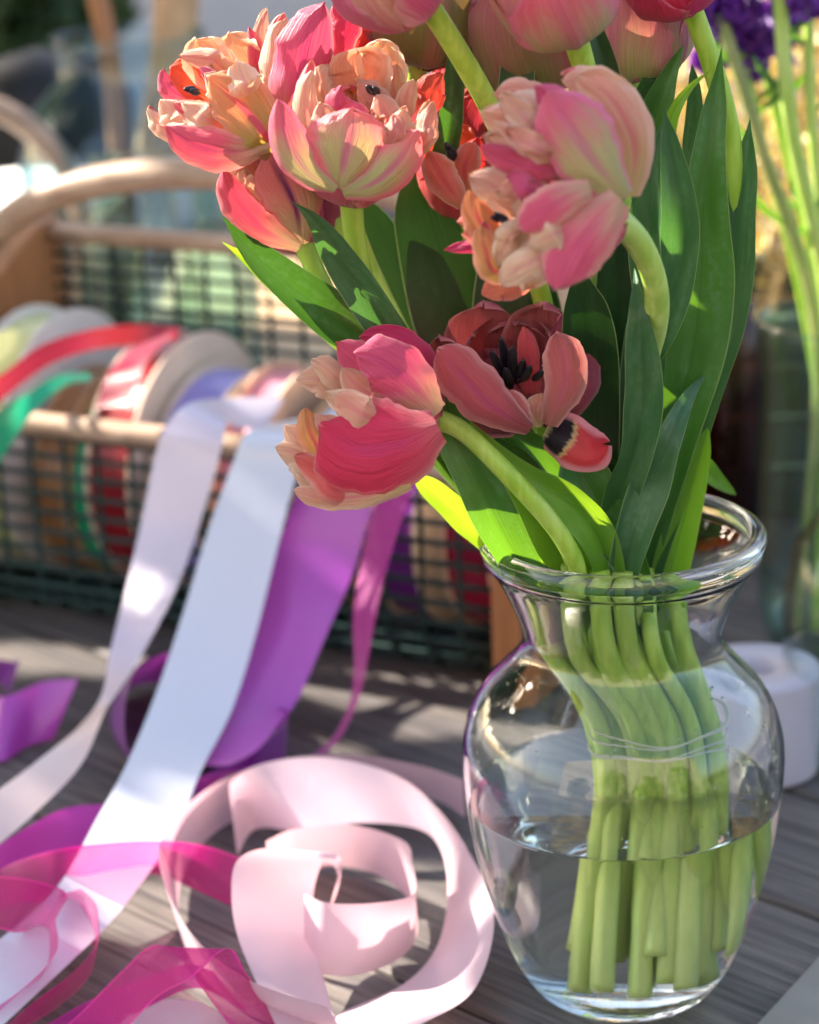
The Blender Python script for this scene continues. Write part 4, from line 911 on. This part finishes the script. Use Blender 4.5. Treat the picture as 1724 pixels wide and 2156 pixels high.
rails('ribbon', [('g', 720, 2200, .004, 600, 2200, .016), ('g', 690, 2090, .006, 545, 2080, .022), ('g', 664, 1980, .016, 500, 1970, .036), ('g', 660, 1880, .030, 487, 1880, .050), ('g', 680, 1815, .042, 500, 1810, .058), ('g', 705, 1795, .046, 560, 1785, .060), ('g', 718, 1815, .040, 640, 1800, .058), ('g', 712, 1870, .022, 715, 1812, .052), ('g', 690, 1925, .010, 712, 1840, .044)],
     PNK, 'broad curl of pale pink satin ribbon in front, with a bright sheen across it', nv=140, group='pale pink satin coils')
rails('ribbon', [('g', 560, 1860, .004, 560, 1770, .04), ('g', 640, 1830, .004, 620, 1745, .04), ('g', 760, 1830, .004, 740, 1736, .042), ('g', 850, 1880, .004, 850, 1770, .042), ('g', 880, 1950, .004, 868, 1820, .044), ('g', 850, 2010, .004, 872, 1880, .044), ('g', 760, 2050, .004, 790, 1900, .046), ('g', 680, 2050, .004, 690, 1900, .046), ('g', 640, 2030, .004, 640, 1880, .044)],
     PNK, 'inner ring of pale pink satin ribbon standing on edge, sunlit inside', nv=140, group='pale pink satin coils')

# magenta organza
OG = 'magenta organza ribbons at lower left'
rails('ribbon', [('g', -60, 1960, .01, -40, 1860, .02), ('g', 30, 1900, .015, 20, 1820, .03), ('g', 130, 1900, .02, 110, 1790, .045), ('g', 240, 1850, .022, 220, 1775, .05), ('g', 330, 1840, .018, 330, 1770, .045), ('g', 430, 1880, .01, 430, 1780, .035), ('g', 520, 1920, .004, 520, 1810, .028)],
     ORG, 'sheer magenta organza ribbon crossing over the white ribbon into the pink coil', group=OG)
rails('ribbon', [('g', -80, 1930, .02, -60, 1840, .05), ('g', 20, 1960, .03, 60, 1850, .062), ('g', 80, 1960, .02, 140, 1880, .06), ('g', 100, 2000, .012, 118, 1930, .05), ('g', 80, 2070, .008, 120, 2000, .045), ('g', 0, 2130, .006, 60, 2070, .03), ('g', -60, 2200, .004, -20, 2130, .02)],
     ORG, 'inner curl of crinkled magenta organza at the left edge', group=OG)
rails('ribbon', [('g', 100, 1890, .02, 170, 1870, .05), ('g', 150, 1900, .016, 200, 1900, .05), ('g', 195, 1985, .006, 207, 1935, .045), ('g', 190, 2050, .004, 205, 1985, .04), ('g', 120, 2120, .003, 150, 2050, .025), ('g', 20, 2180, .003, 70, 2110, .014), ('g', -40, 2220, .003, 0, 2170, .01)],
     ORG, 'sheer magenta organza loop standing on edge at lower left', group=OG)
rails('ribbon', [('g', 60, 2230, .004, 150, 2260, .004), ('g', 170, 2130, .016, 240, 2190, .012), ('g', 250, 2050, .034, 330, 2100, .034), ('g', 310, 1995, .050, 400, 2060, .044), ('g', 350, 1993, .052, 480, 1996, .052), ('g', 390, 2030, .042, 520, 2050, .04), ('g', 440, 2100, .024, 570, 2110, .02), ('g', 500, 2180, .008, 640, 2190, .006)],
     ORG, 'arched fold of sparkling magenta organza at the bottom edge', group=OG)
rails('ribbon', [('g', 120, 2240, .003, 60, 2180, .003), ('g', 220, 2170, .005, 180, 2110, .010), ('g', 330, 2110, .012, 300, 2060, .022), ('g', 420, 2080, .014, 400, 2030, .028), ('g', 520, 2130, .006, 500, 2070, .012)],
     ORG2, 'darker band of magenta organza under the arched fold at the bottom edge', group=OG)
rails('ribbon', [('g', 200, 2230, .002, 260, 2260, .002), ('g', 290, 2120, .010, 320, 2230, .003), ('g', 400, 2105, .012, 410, 2230, .003), ('g', 500, 2150, .006, 500, 2240, .002)],
     PNK, 'pale pink satin ribbon lying under the organza at the bottom edge', group='pale pink satin coils')

# ================================================================== BASKET
bk = empty('wire_basket', tuple(BK(.5, .1, 0)), 'long green wire mesh basket with wooden ends and arched handle, full of ribbon spools', 'basket')
L0 = -.215; LS = .975 - L0
def endpanel(s, label):
    mb = MB(); t = .018
    ys = np.linspace(0, 1, 2)
    outline = [(-.012, .004), (BD + .012, .004), (BD + .012, .238), (BD - .02, .236), (.02, .160), (-.012, .155)]
    a = [BK(s, d, z) - bx * t / 2 for d, z in outline]; b = [BK(s, d, z) + bx * t / 2 for d, z in outline]
    mb.poly(a); mb.poly(b[::-1])
    for i in range(6): j = (i + 1) % 6; mb.poly([a[j], a[i], b[i], b[j]])
    o = mb.build('end_panel', WOOD, bk, smooth=False); o['label'] = label
endpanel(L0 - .02, 'brown wooden left end panel'); endpanel(1.0, 'brown wooden right end panel')
def dowel(p, q, r, nm, mat=DOW):
    mb = MB(); mb.tube(cat([p, q], 12), r, 16); return mb.build(nm, mat, bk)
dowel(BK(L0, -.008, .150), BK(.975, -.008, .150), .0078, 'rail')
dowel(BK(L0, BD, .228), BK(.975, BD, .228), .0075, 'rail')
hp = [BK(L0 - .02, BD * .55, .20), BK(L0 - .015, BD * .55, .228), BK(L0 + .12, BD * .55, .268), BK(L0 + .32, BD * .55, .292), BK(.38, BD * .55, .300), BK(.66, BD * .55, .294), BK(.88, BD * .55, .268), BK(.99, BD * .55, .232), BK(1.0, BD * .55, .20)]
mb = MB(); mb.tube(cat(hp, 60), .0112, 16); mb.build('handle', DOW, bk)
def wires(nm, fn, na, nb, r=.0020):
    mb = MB()
    for i in range(na + 1): mb.tube(cat([fn(i / na, t) for t in np.linspace(0, 1, 9)], 14), r, 6)
    for j in range(nb + 1): mb.tube(cat([fn(t, j / nb) for t in np.linspace(0, 1, 5)], 8), r, 6)
    return mb.build(nm, WIRE, bk)
def front(a, b):   # curved at the bottom
    z = .148 * b; d = .0 if b > .25 else .03 * ((.25 - b) / .25) ** 2; return BK(L0 + a * LS, d, .004 + z)
wires('front_mesh', front, 17, 11)
wires('back_mesh', lambda a, b: BK(L0 + a * LS, BD, .004 + .22 * b), 17, 18)
wires('bottom_mesh', lambda a, b: BK(L0 + a * LS, .03 + (BD - .03) * b, .0045), 15, 8)

def spool(s, rad, wd, flm, rbm, label, d=.105, tilt=0., roll=.88):
    c = BK(s, d, rad + .007); ax = nrm(bx + by * tilt); ax3 = np.array([np.cross(ax, zz), zz, ax]); ax3 = np.array([nrm(ax3[0]), zz, ax])
    r = empty('ribbon_spool', tuple(c - zz * rad), label, 'ribbon spool', 'ribbon spools standing in the basket')
    for sg in (-1, 1):
        mb = MB(); z0 = sg * wd / 2
        mb.lathe([(.012, z0 - .001), (rad * .35, z0 - .001), (rad, z0 - .001), (rad, z0 + .001), (rad * .35, z0 + .001), (.012, z0 + .001)], c, 64, ax3, closev=True); mb.build('flange', flm, r, smooth=False)
    mb = MB(); R2 = rad * roll
    mb.lathe([(.0125, -wd / 2 + .0012), (R2, -wd / 2 + .0012), (R2, wd / 2 - .0012), (.0125, wd / 2 - .0012)], c, 64, ax3, closev=True); o = mb.build('ribbon_roll', rbm, r, smooth=False)
    return r
spool(-.19, .088, .030, KRAFT, WINE, 'spool of dark wine ribbon cut by the left edge of the picture')
spool(-.075, .094, .034, GREYB, LIME, 'lime ribbon spool with big grey white board sides at the left edge', roll=.93)
spool(.035, .074, .022, KRAFT, BRONZE, 'bronze brown ribbon spool with kraft sides, left part of the basket', roll=.95)
spool(.105, .072, .020, KRAFT, GREENR, 'green ribbon spool with brown kraft sides, left of the dark red one', roll=.95)
spool(.205, .090, .034, CREAM, RED, 'dark red ribbon spool with broad cream board sides', tilt=-.05, roll=.96)
spool(.325, .079, .038, CREAM, LILAC, 'lilac ribbon spool beside the dark red one', tilt=-.08, roll=.95)
spool(.445, .082, .030, PEACHB, ROSE, 'rose pink ribbon spool with peach board sides', tilt=-.05, roll=.93)
spool(.575, .074, .026, KRAFT, WHT, 'white ribbon spool with kraft board sides behind the hanging ribbons', roll=.93)
spool(.74, .074, .030, CREAM, PURD, 'violet ribbon spool with cream sides behind the deep pink tulip', roll=.95)
spool(.885, .080, .032, CREAM, CRIM, 'crimson ribbon spool with cream sides at the right end of the basket', roll=.96)

rails('ribbon', [(-60, 900, .44, -60, 815, .44), (0, 845, .46, 0, 790, .47), (100, 770, .50, 90, 725, .51), (200, 735, .525, 200, 692, .53), (300, 725, .535, 300, 683, .54), (370, 715, .53, 380, 690, .54)], RED, 'bright red satin ribbon running over the spool tops at the left')
rails('ribbon', [(270, 735, .50, 372, 695, .52), (225, 790, .468, 310, 760, .468), (200, 860, .455, 270, 850, .445)], WINE, 'dark red ribbon slanting down from the red one to its spool')
rails('ribbon', [(-40, 1010, .42, -60, 920, .42), (0, 970, .44, 0, 860, .445), (60, 880, .465, 55, 830, .475), (130, 815, .49, 120, 790, .50), (190, 800, .51, 190, 784, .52)], GREENR, 'emerald green satin ribbon hanging over the left end of the basket')
rails('ribbon', [(-60, 800, .48, -60, 720, .50), (0, 765, .50, 0, 698, .52), (50, 715, .53, 40, 690, .54)], LIME, 'short lime yellow ribbon end at the left edge above the red ribbon')

# ================================================================== THINGS BEHIND
def simple_glass(name, c, prof, mat, label, catn, th=.003, seg=48):
    pr = np.array(prof); inner = pr[::-1].copy(); inner[:, 0] = np.maximum(.0005, inner[:, 0] - th); 
    base = pr[0, 1]; inner = inner[inner[:, 1] > base + .006] if False else inner
    inner[-1, 1] = base + .006; inner[-1, 0] = pr[0, 0] - th
    full_ = [(0.0004, base)] + [tuple(p) for p in pr] + [tuple(p) for p in inner] + [(0.0004, base + .006)]
    r = empty(name, tuple(c), label, catn); mb = MB(); mb.lathe(full_, c, seg); o = mb.build('body', mat, r); recalc(o)
    orient(o, lambda p: 1 if (p.center.z < .001 and p.normal.z < 0) else (-1 if p.center.z < .001 else 0)); return r
def at(px, py, Y): 
    q = P(px, py, Y); return np.array([q[0], q[1], q[2]])
# big blue-tinted jar back left with dried sticks
q = at(285, 300, 1.0); jx = q[0]; jt = P(285, 70, 1.0)[2]
simple_glass('glass_jar', (jx, 1.0, 0), [(.095, 0), (.100, .02), (.100, jt - .10), (.085, jt - .06), (.062, jt - .035), (.062, jt - .01), (.066, jt)], GBLU, 'large pale blue glass jar with a narrower neck behind the basket handle', 'jar')
def stick(px, py, px2, py2, Y, r, label, m=None):
    mb = MB(); a = P(px, py, Y); b = P(px2, py2, Y + .05); mb.tube(cat([a, (a + b) / 2 + np.array([.004, 0, 0]), b], 12), r, 10)
    o = mb.build('wooden_stick', m or WOOD, origin=a); tag(o, label, 'stick')
stick(252, 330, 195, -60, .98, .009, 'thin tan stick leaning left in the blue glass jar')
stick(330, 330, 375, -60, 1.02, .020, 'thick brown stick standing at the right in the blue glass jar', KRAFT)
# clear bottles behind the mesh
for k, (px, r_, zt, m_, lb) in enumerate(((240, .028, .26, GGRN, 'greenish clear glass bottle behind the basket, left one'), (345, .030, .25, GTH, 'clear glass bottle behind the basket, middle one'), (445, .026, .24, GGRN, 'greenish clear glass bottle behind the basket, right one'))):
    q = at(px, 600, .86)
    simple_glass('glass_bottle', (q[0], .86, 0), [(r_, 0), (r_ + .001, .01), (r_ + .001, zt * .62), (r_ * .55, zt * .8), (r_ * .42, zt * .86), (r_ * .42, zt - .004), (r_ * .5, zt)], m_, lb, 'bottle')
# dark vessel, top left
q = at(100, 300, 1.25); zc = P(100, 215, 1.25)[2]
mb = MB(); mb.lathe([(.0004, 0), (.055, 0), (.075, .05), (.082, zc * .6), (.085, zc), (.07, zc + .035), (.0004, zc + .052)], (q[0], 1.25, 0), 40)
o = mb.build('vessel', plain('black_clay', (.012, .012, .014), .5), origin=(q[0], 1.25, 0)); tag(o, 'round black pot at the upper left behind the jar', 'pot')
# wooden hoop at far left
a_ = [P(-90, 210, .95), P(0, 232, .95), P(70, 275, .94), P(130, 340, .93), P(165, 420, .92), P(175, 520, .92), P(175, 640, .92)]
mb = MB(); mb.tube(cat(a_, 40), .0105, 12); o = mb.build('wooden_hoop', DOW, origin=a_[-1]); tag(o, 'bent wooden hoop handle of another basket at the left edge', 'handle')
# white dish catching the sun
q = G(50, 380, .10); 
mb = MB(); c = P(70, 400, 1.0); mb.lathe([(.0004, c[2] - .05), (.03, c[2] - .05), (.085, c[2]), (.087, c[2] + .003), (.028, c[2] - .045), (.0004, c[2] - .045)], (c[0], 1.0, 0), 40)
mb.lathe([(.035, .0), (.012, .01), (.010, c[2] - .051), (.0004, c[2] - .051)], (c[0], 1.0, 0), 24)
o = mb.build('cake_stand', plain('white_ceramic', (.80, .80, .78), .3), origin=(c[0], 1.0, 0)); tag(o, 'white ceramic footed dish at the left edge, catching the sun', 'dish')
# pale board added as the sunlit tabletop behind the mesh: sunlight put into colour
bxn = MB(); c0 = G(610, 640, .012); bxn.box((c0[0] + .02, c0[1], .0115), (.15, .30, .011)); o = bxn.build('sunlit_table_board', wood_mat('sunlit_table_wood', (.50, .34, .19), (.70, .52, .32), (60, 6, 60)), smooth=False, origin=(c0[0], c0[1], 0)); tag(o, 'pale tan board added to stand for sunlit tabletop behind the basket', 'board')
bx2 = MB(); c0 = P(90, 560, .95); bx2.box((c0[0] - .02, .97, .085), (.07, .04, .085)); o = bx2.build('wooden_box', wood_mat('dark_box_wood', (.05, .035, .03), (.12, .08, .06), (6, 60, 60)), smooth=False, origin=(c0[0] - .02, .97, 0)); tag(o, 'dark brown box behind the left end of the basket', 'box')

# leafy plant generator for background masses
def leafmass(mb, cx, cy, cz, rx, ry, rz, n, s0, s1, seed, upf=.3):
    rg = np.random.default_rng(seed)
    p = rg.normal(size=(n, 3)); p /= np.linalg.norm(p, axis=1)[:, None]; p *= rg.uniform(.15, 1, (n, 1)) ** .5
    ctr = p * [rx, ry, rz] + [cx, cy, cz]
    a = nrm(rg.normal(size=(n, 3)) + [0, 0, upf]); b = nrm(np.cross(a, rg.normal(size=(n, 3)))); s = rg.uniform(s0, s1, n)
    for i in range(n):
        c, x, y = ctr[i], a[i] * s[i], b[i] * s[i] * .36; nn = np.cross(a[i], b[i]) * s[i] * .12
        bI = mb.n; mb.v.append(np.array([c - x, c + y - x * .1 + nn, c + x, c - y - x * .1 + nn])); mb.uv.append(np.array([(0.5, 0), (1, .5), (.5, 1), (0, .5)])); mb.n += 4
        mb.f.append((bI, bI + 1, bI + 2, bI + 3)); mb.mi.append(0)
def foliage_mat(name, a, b, tr, tf=.4):
    m = M(name); ri = m.n('ShaderNodeNewGeometry').outputs['Random Per Island']
    c = m.mix(ri, a, b); return m.done(m.sheet(c, m.mix(ri, tr, tuple(x * .7 for x in tr)), tf, .45, .5))
# golden dried grass bush behind right
gx = P(1520, 400, .74)[0]
gb = MB(); leafmass(gb, gx, .74, .32, .15, .06, .17, 2600, .003, .0075, 3, .5); leafmass(gb, gx + .07, .78, .33, .13, .05, .17, 1300, .003, .008, 4, .5)
gb2 = MB(); gx2 = P(1560, 300, 1.35)[0]; leafmass(gb2, gx2, 1.35, .13, .26, .10, .30, 4200, .006, .016, 8, .5)
gs = empty('dried_bush', (gx2, 1.35, 0), 'wide golden brown bush farther back, filling the gap behind the dried flowers', 'bush')
def gold_mat():
    m = M('dried_gold'); ri = m.n('ShaderNodeNewGeometry').outputs['Random Per Island']
    c = m.ramp(ri, [(0, (.22, .13, .02)), (.3, (.66, .44, .07)), (.65, (.92, .70, .18)), (1, (.98, .92, .60))])
    return m.done(m.sheet(c, c, .6, .28, .9))
gm = gold_mat()
gr = empty('dried_bush', (gx, .74, .01), 'big golden bunch of dried fine flowers glittering in the sun at upper right', 'dried flowers')
gb.build('foliage', gm, gr, smooth=False); gb2.build('foliage', gm, gs, smooth=False)
sb = MB()
for k in range(26):
    a = random.uniform(0, 6.28); r_ = random.uniform(.02, .15); sb.tube(cat([(gx + random.uniform(-.02, .02), .76, .006), (gx + r_ * .5 * math.cos(a), .76 + r_ * .2 * math.sin(a), .17), (gx + r_ * math.cos(a) * .8, .76 + r_ * math.sin(a) * .35, random.uniform(.28, .42))], 8), .0015, 5)
sb.build('stems', plain('dry_stem', (.35, .24, .10), .7), gr)
# dark foliage top left
dg = MB(); c0 = P(40, 40, 1.9); leafmass(dg, c0[0] - .03, 1.9, c0[2] + .02, .16, .12, .17, 900, .02, .05, 9)
pr = empty('potted_shrub', (c0[0] - .03, 1.9, -.76), 'dark green leafy shrub at the top left corner behind everything', 'shrub')
dg.build('foliage', foliage_mat('shrub_leaf', (.02, .05, .02), (.05, .10, .035), (.05, .12, .02), .25), pr, smooth=False)
mb = MB(); mb.tube(cat([(c0[0] - .03, 1.9, -.76), (c0[0] - .02, 1.9, -.2), (c0[0] - .03, 1.9, c0[2])], 10), .012, 8); mb.build('trunk', WOOD, pr)

# right side: glass vase of purple flowers
q = at(1772, 700, .42); vx2 = q[0]; zt = P(1772, 665, .42)[2]
fv = simple_glass('glass_vase', (vx2, .42, 0), [(.034, 0), (.044, .006), (.050, .03), (.052, zt * .5), (.050, zt * .8), (.0535, zt - .006), (.0555, zt)], GGRN, 'greenish clear glass vase of purple flowers behind the tulips at the right edge', 'vase', th=.0035)
PU = foliage_mat('purple_flower', (.10, .02, .28), (.24, .05, .42), (.3, .04, .5), .3)
sg = 'purple stock flowers in the right hand vase'
for k, (x0, y0, x1, y1, x2, y2, rr, Yf) in enumerate(((1515, 30, 1600, 300, 1720, 720, .0040, .40), (1640, -40, 1665, 260, 1750, 720, .0046, .38), (1585, 60, 1640, 260, 1735, 700, .0030, .44), (1560, 110, 1625, 380, 1700, 700, .0026, .42), (1700, -30, 1712, 300, 1765, 700, .0034, .41))):
    lbl = ['purple flower on a leaning olive stem, leftmost behind the tulips', 'purple flower on the thick pale green stem near the right edge', 'purple flower on a thin stem, second from the left in the right vase', 'short thin purple flower stem low in the right vase', 'purple flower stem right at the edge of the picture'][k]
    a, b, c = P(x0, y0, Yf), P(x1, y1, Yf), P(x2, y2, Yf + .02); foot = np.array([vx2 + (k - 2) * .012, .42, .012])
    r = empty('purple_flower', tuple(foot), lbl, 'flower', sg)
    mb = MB(); mb.tube(cat([a, b, c, foot], 40), rr, 12); mb.build('stem', [MS3, MS2, MS, MS, MS2][k], r)
    fm = MB(); rg = random.Random(k)
    for j in range(7): leafmass(fm, a[0] + rg.uniform(-.02, .022), a[1] + rg.uniform(-.012, .012), a[2] + rg.uniform(-.012, .02), .012, .012, .010, 60, .004, .009, 60 + k * 9 + j)
    fm.build('blossom', PU, r, smooth=False)
    for j in range(3):
        t0 = [a * .6 + b * .4, a * .2 + b * .8, b * .6 + c * .4][j]; sgn = 1 if (j + k) % 2 else -1
        lm = MB(); n_ = 14; ln = np.linspace(0, 1, n_); ctr = t0 + np.outer(ln, np.array([sgn * .018, -.003, .03])) + np.outer(np.sin(ln * 2), np.array([sgn * .005, 0, -.004]))
        wid = .0028 * np.sin(np.pi * np.clip(ln * .9 + .1, 0, 1)) + .0003
        lm.grid(np.stack([ctr + np.outer(wid, [.8, .3, -.3 * sgn]), ctr + [0, .0006, 0], ctr - np.outer(wid, [.8, .3, -.3 * sgn])], 1)); lm.build('leaf', ML['mid'], r)
# small clear vase in front of it, cut by the right edge
q = G(1785, 1600); zt = P(1785, 1060, q[1])[2]
simple_glass('glass_vase', (q[0], q[1], 0), [(.022, 0), (.030, .004), (.036, .03), (.040, zt * .45), (.040, zt * .65), (.034, zt * .85), (.022, zt * .95), (.018, zt)], GTH, 'small clear bulbous glass vase cut by the right edge, behind the main vase', 'vase')
# amber bottle
q = at(1535, 800, .62)
simple_glass('glass_bottle', (q[0], .62, 0), [(.026, 0), (.028, .01), (.028, .15), (.018, .18), (.011, .19), (.011, .215), (.014, .22)], GAMB, 'reddish brown amber glass bottle between the tulips and the right vase', 'bottle')
# dark green crate behind the vase
cr = empty('crate', (.22, .78, 0), 'dark green painted crate standing behind the glass vases on the right', 'crate')
DKG = plain('dark_green_paint', (.045, .075, .055), .6, nscale=12, namt=.4)
cw, cd, ch = .24, .10, .158
for (c, h) in (((.22, .78 - cd, ch / 2), (cw, .008, ch / 2)), ((.22, .78 + cd, ch / 2), (cw, .008, ch / 2)), ((.22 - cw - .0085, .78, ch / 2), (.008, cd + .008, ch / 2)), ((.22 + cw + .0085, .78, ch / 2), (.008, cd + .008, ch / 2))):
    mb = MB(); nb = 4
    for j in range(nb):
        hh = h[2] / nb; mb.box((c[0], c[1], hh + j * 2 * hh + .001), (h[0], h[1], hh - .003))
    mb.build('side_panel', DKG, cr, smooth=False)
# white roll behind vase
q = G(1600, 1640); wrad = .037
wr = empty('paper_roll', (q[0], q[1] + .02, 0), 'short white roll standing on the table right behind the main vase', 'roll')
mb = MB(); hr = .062; mb.lathe([(.012, .001), (wrad, .001), (wrad + .0005, .003), (wrad + .0005, hr - .002), (wrad, hr), (.012, hr)], (q[0], q[1] + .02, 0), 64, closev=True); mb.build('roll_body', plain('white_paper', (.48, .46, .55), .6, namt=.04), wr)
# grey card at lower right corner
ca = [G(1585, 2170, .004), G(1745, 1995, .004), G(1900, 2060, .004), G(1800, 2300, .004)]
mb = MB(); top_ = [p + zz * .0012 for p in ca]; mb.poly(top_[::-1]); mb.poly(ca)
for i in range(4): j = (i + 1) % 4; mb.poly([ca[i], ca[j], top_[j], top_[i]])
o = mb.build('card', plain('grey_card', (.26, .25, .22), .7, namt=.06), smooth=False, origin=ca[0]); tag(o, 'flat grey card poking in at the lower right corner', 'card')

sl.cycles.is_caustics_light = True
vb.cycles.is_caustics_caster = True; wto.cycles.is_caustics_caster = True
for o_ in bpy.data.objects:
    if o_.type == 'MESH' and o_.name.split('.')[0] == 'stem': o_.cycles.is_caustics_receiver = True
top.cycles.is_caustics_receiver = True
# ================================================================== TREE ADDED OUT OF VIEW, GAPS CUT SO SUN LANDS ON CHOSEN SPOTS
e1_ = nrm(np.cross(SUN, zz)); e2_ = np.cross(SUN, e1_)
targets = []
def lit(p, r): p = np.asarray(p); targets.append((p @ e1_, p @ e2_, r))
for px, py, Y, r in ((430, 130, -.02, .036), (350, 250, -.02, .024), (590, 60, .02, .026), (770, 105, -.04, .010), (660, 20, .03, .016),
                     (900, 1040, 0, .022), (960, 1100, 0, .020), (1030, 1050, 0, .022), (1100, 1100, -.01, .030), (1180, 1110, -.02, .030), (1250, 1150, -.02, .020), (1130, 1280, 0, .022),
                     (1170, 1450, 0, .014), (1440, 1000, 0, .02), (885, 150, .055, .014), (1390, 190, .01, .014), (1060, 140, .02, .012)): lit(P(px, py, Y), r)
for px, py, z, r in ((600, 1700, .04, .022), (700, 1640, .045, .02), (470, 1930, .03, .026), (560, 1960, .03, .02), (720, 1920, .03, .018), (560, 1900, .05, .014), (840, 1930, .03, .006), (340, 1900, 0, .022), (420, 1905, 0, .02), (120, 1385, 0, .014), (200, 1390, 0, .013), (290, 1400, 0, .013), (970, 1690, .02, .008), (900, 1690, .03, .01), (10, 1370, 0, .014), (760, 1445, 0, .010), (1650, 1400, .03, .01), (1650, 2030, 0, .016), (550, 1560, .01, .02)): lit(G(px, py, z), r)
for px, py, Y, r in ((140, 370, .58, .022), (230, 365, .58, .016), (120, 880, .45, .016), (200, 895, .43, .016), (290, 905, .41, .012), (60, 400, 1.0, .08), (1500, 350, .74, .13), (1620, 500, .74, .13), (1560, 150, .74, .12), (1430, 150, .74, .09), (1400, 150, 1.35, .13), (1500, 350, 1.35, .2), (1650, 200, 1.35, .2), (1650, 500, 1.35, .2), (560, 640, 1.35, .16), (600, 720, 1.2, .10), (420, 620, 1.3, .10), (20, 740, .5, .03), (100, 700, .53, .02), (1640, 200, .42, .04), (1680, 450, .42, .04), (240, 550, .86, .02), (340, 560, .86, .02), (460, 560, .86, .02), (1620, 660, .42, .03), (220, 740, .52, .02), (1620,600,.74,.10)): lit(P(px, py, Y), r)
targets = np.array(targets)
rg = np.random.default_rng(5); NL = 13000
cc = np.array([np.array([-.05, .1, .2]) @ e1_, np.array([-.05, .1, .2]) @ e2_])
q1 = rg.uniform(-1.25, 1.25, NL) + cc[0]; q2 = rg.uniform(-.95, .95, NL) + cc[1]; dep = rg.uniform(1.9, 2.5, NL)
sz = rg.uniform(.022, .040, NL)
dist = np.sqrt((q1[:, None] - targets[None, :, 0]) ** 2 + (q2[:, None] - targets[None, :, 1]) ** 2)
keep = np.all(dist > targets[None, :, 2] + sz[:, None] * .85, axis=1)
tm = MB()
for a, b, d, s in zip(q1[keep], q2[keep], dep[keep], sz[keep]):
    c = e1_ * a + e2_ * b + SUN * d
    nn = nrm(SUN + rg.normal(size=3) * .35); x = nrm(np.cross(nn, rg.normal(size=3))); y = np.cross(nn, x)
    bI = tm.n; pts = [c + s * (x * math.cos(t) * 1.15 + y * math.sin(t) * .75) for t in np.arange(6) * math.pi / 3]
    tm.v.append(np.array(pts)); tm.uv.append(np.zeros((6, 2))); tm.n += 6; tm.f.append(tuple(range(bI, bI + 6))); tm.mi.append(0)
tr = empty('shade_tree', (-3.4, 2.4, -.76), 'leafy tree added out of view at back left, gaps cut for the sun patches', 'shade_tree')
tm.build('crown', foliage_mat('tree_leaf', (.04, .09, .02), (.08, .14, .03), (.10, .2, .02), .12), tr, smooth=False)
tk = MB(); cen = e1_ * cc[0] + e2_ * cc[1] + SUN * 2.3
tk.tube(cat([(-3.4, 2.4, -.76), (-3.3, 2.3, .6), (-3.0, 1.9, 1.5), tuple(cen + np.array([-.6, .3, .5]))], 20), np.linspace(.09, .03, 20), 12)
tk.build('trunk', wood_mat('bark', (.06, .045, .035), (.14, .11, .09), (20, 20, 4), .8), tr)

# unseen wall added behind the camera: cuts frontal sky, bounces warm fill
hw_ = MB()
for i in range(14):
    hw_.box((.2, -3.6, -.76 + .12 + i * .24), (4.2, .06, .118))
ho = hw_.build('fill_wall', plain('pale_cladding', (.50, .46, .42), .8, nscale=4), smooth=False, origin=(.2, -3.6, -.76))
tag(ho, 'pale clad wall added behind the camera to block front sky and give warm fill', 'wall')

# shrubs added out of view to break up the wall's reflection in the glass
for k, (x, y, h) in enumerate(((-1.9, -2.7, 1.5), (-.7, -2.9, 2.1), (.7, -2.8, 1.6), (2.0, -2.7, 2.2))):
    r = empty('reflection_shrub', (x, y, -.76), ['low rounded shrub far left, added to break reflections', 'tall leafy shrub left of centre, added to break reflections', 'low leafy shrub right of centre, added to break reflections', 'tallest leafy shrub at the far right, added to break reflections'][k], 'shrub', 'unseen shrubs added to break up reflections')
    mb = MB(); leafmass(mb, x, y, -.76 + h * .6, .55, .3, h * .45, 650, .05, .11, 200 + k, .5); mb.build('crown', foliage_mat('reflection_shrub_leaf', (.03, .07, .02), (.07, .13, .04), (.10, .2, .03), .25), r, smooth=False)
    mb = MB(); mb.tube(cat([(x, y, -.76), (x + .03, y, -.76 + h * .3), (x, y, -.76 + h * .7)], 10), .03, 8); mb.build('trunk', WOOD, r)

# droplets added inside the glass above the water to make sparkles
dm = MB(); rg = np.random.default_rng(12)
for k in range(70):
    z = rg.uniform(ZW + .008, .17); a = rg.choice([rg.uniform(-1.3, .5), rg.uniform(-3.4, -1.3)], p=[.75, .25]); rr = rg.uniform(.0005, .0014); rw = rin(z) - rr * .3
    c = np.array([VX + rw * math.cos(a), rw * math.sin(a), z]); ax = np.array([[-math.sin(a), math.cos(a), 0], [0, 0, 1], [-math.cos(a), -math.sin(a), 0]])
    dm.lathe([(rr * math.cos(t), rr * .7 * math.sin(t)) for t in np.linspace(0, 1.5, 5)] + [(rr * .02, rr * .7)], c, 8, ax)
do = dm.build('sparkle_drops', GWT, vase); do['label'] = 'tiny water beads added inside the glass for sparkle'
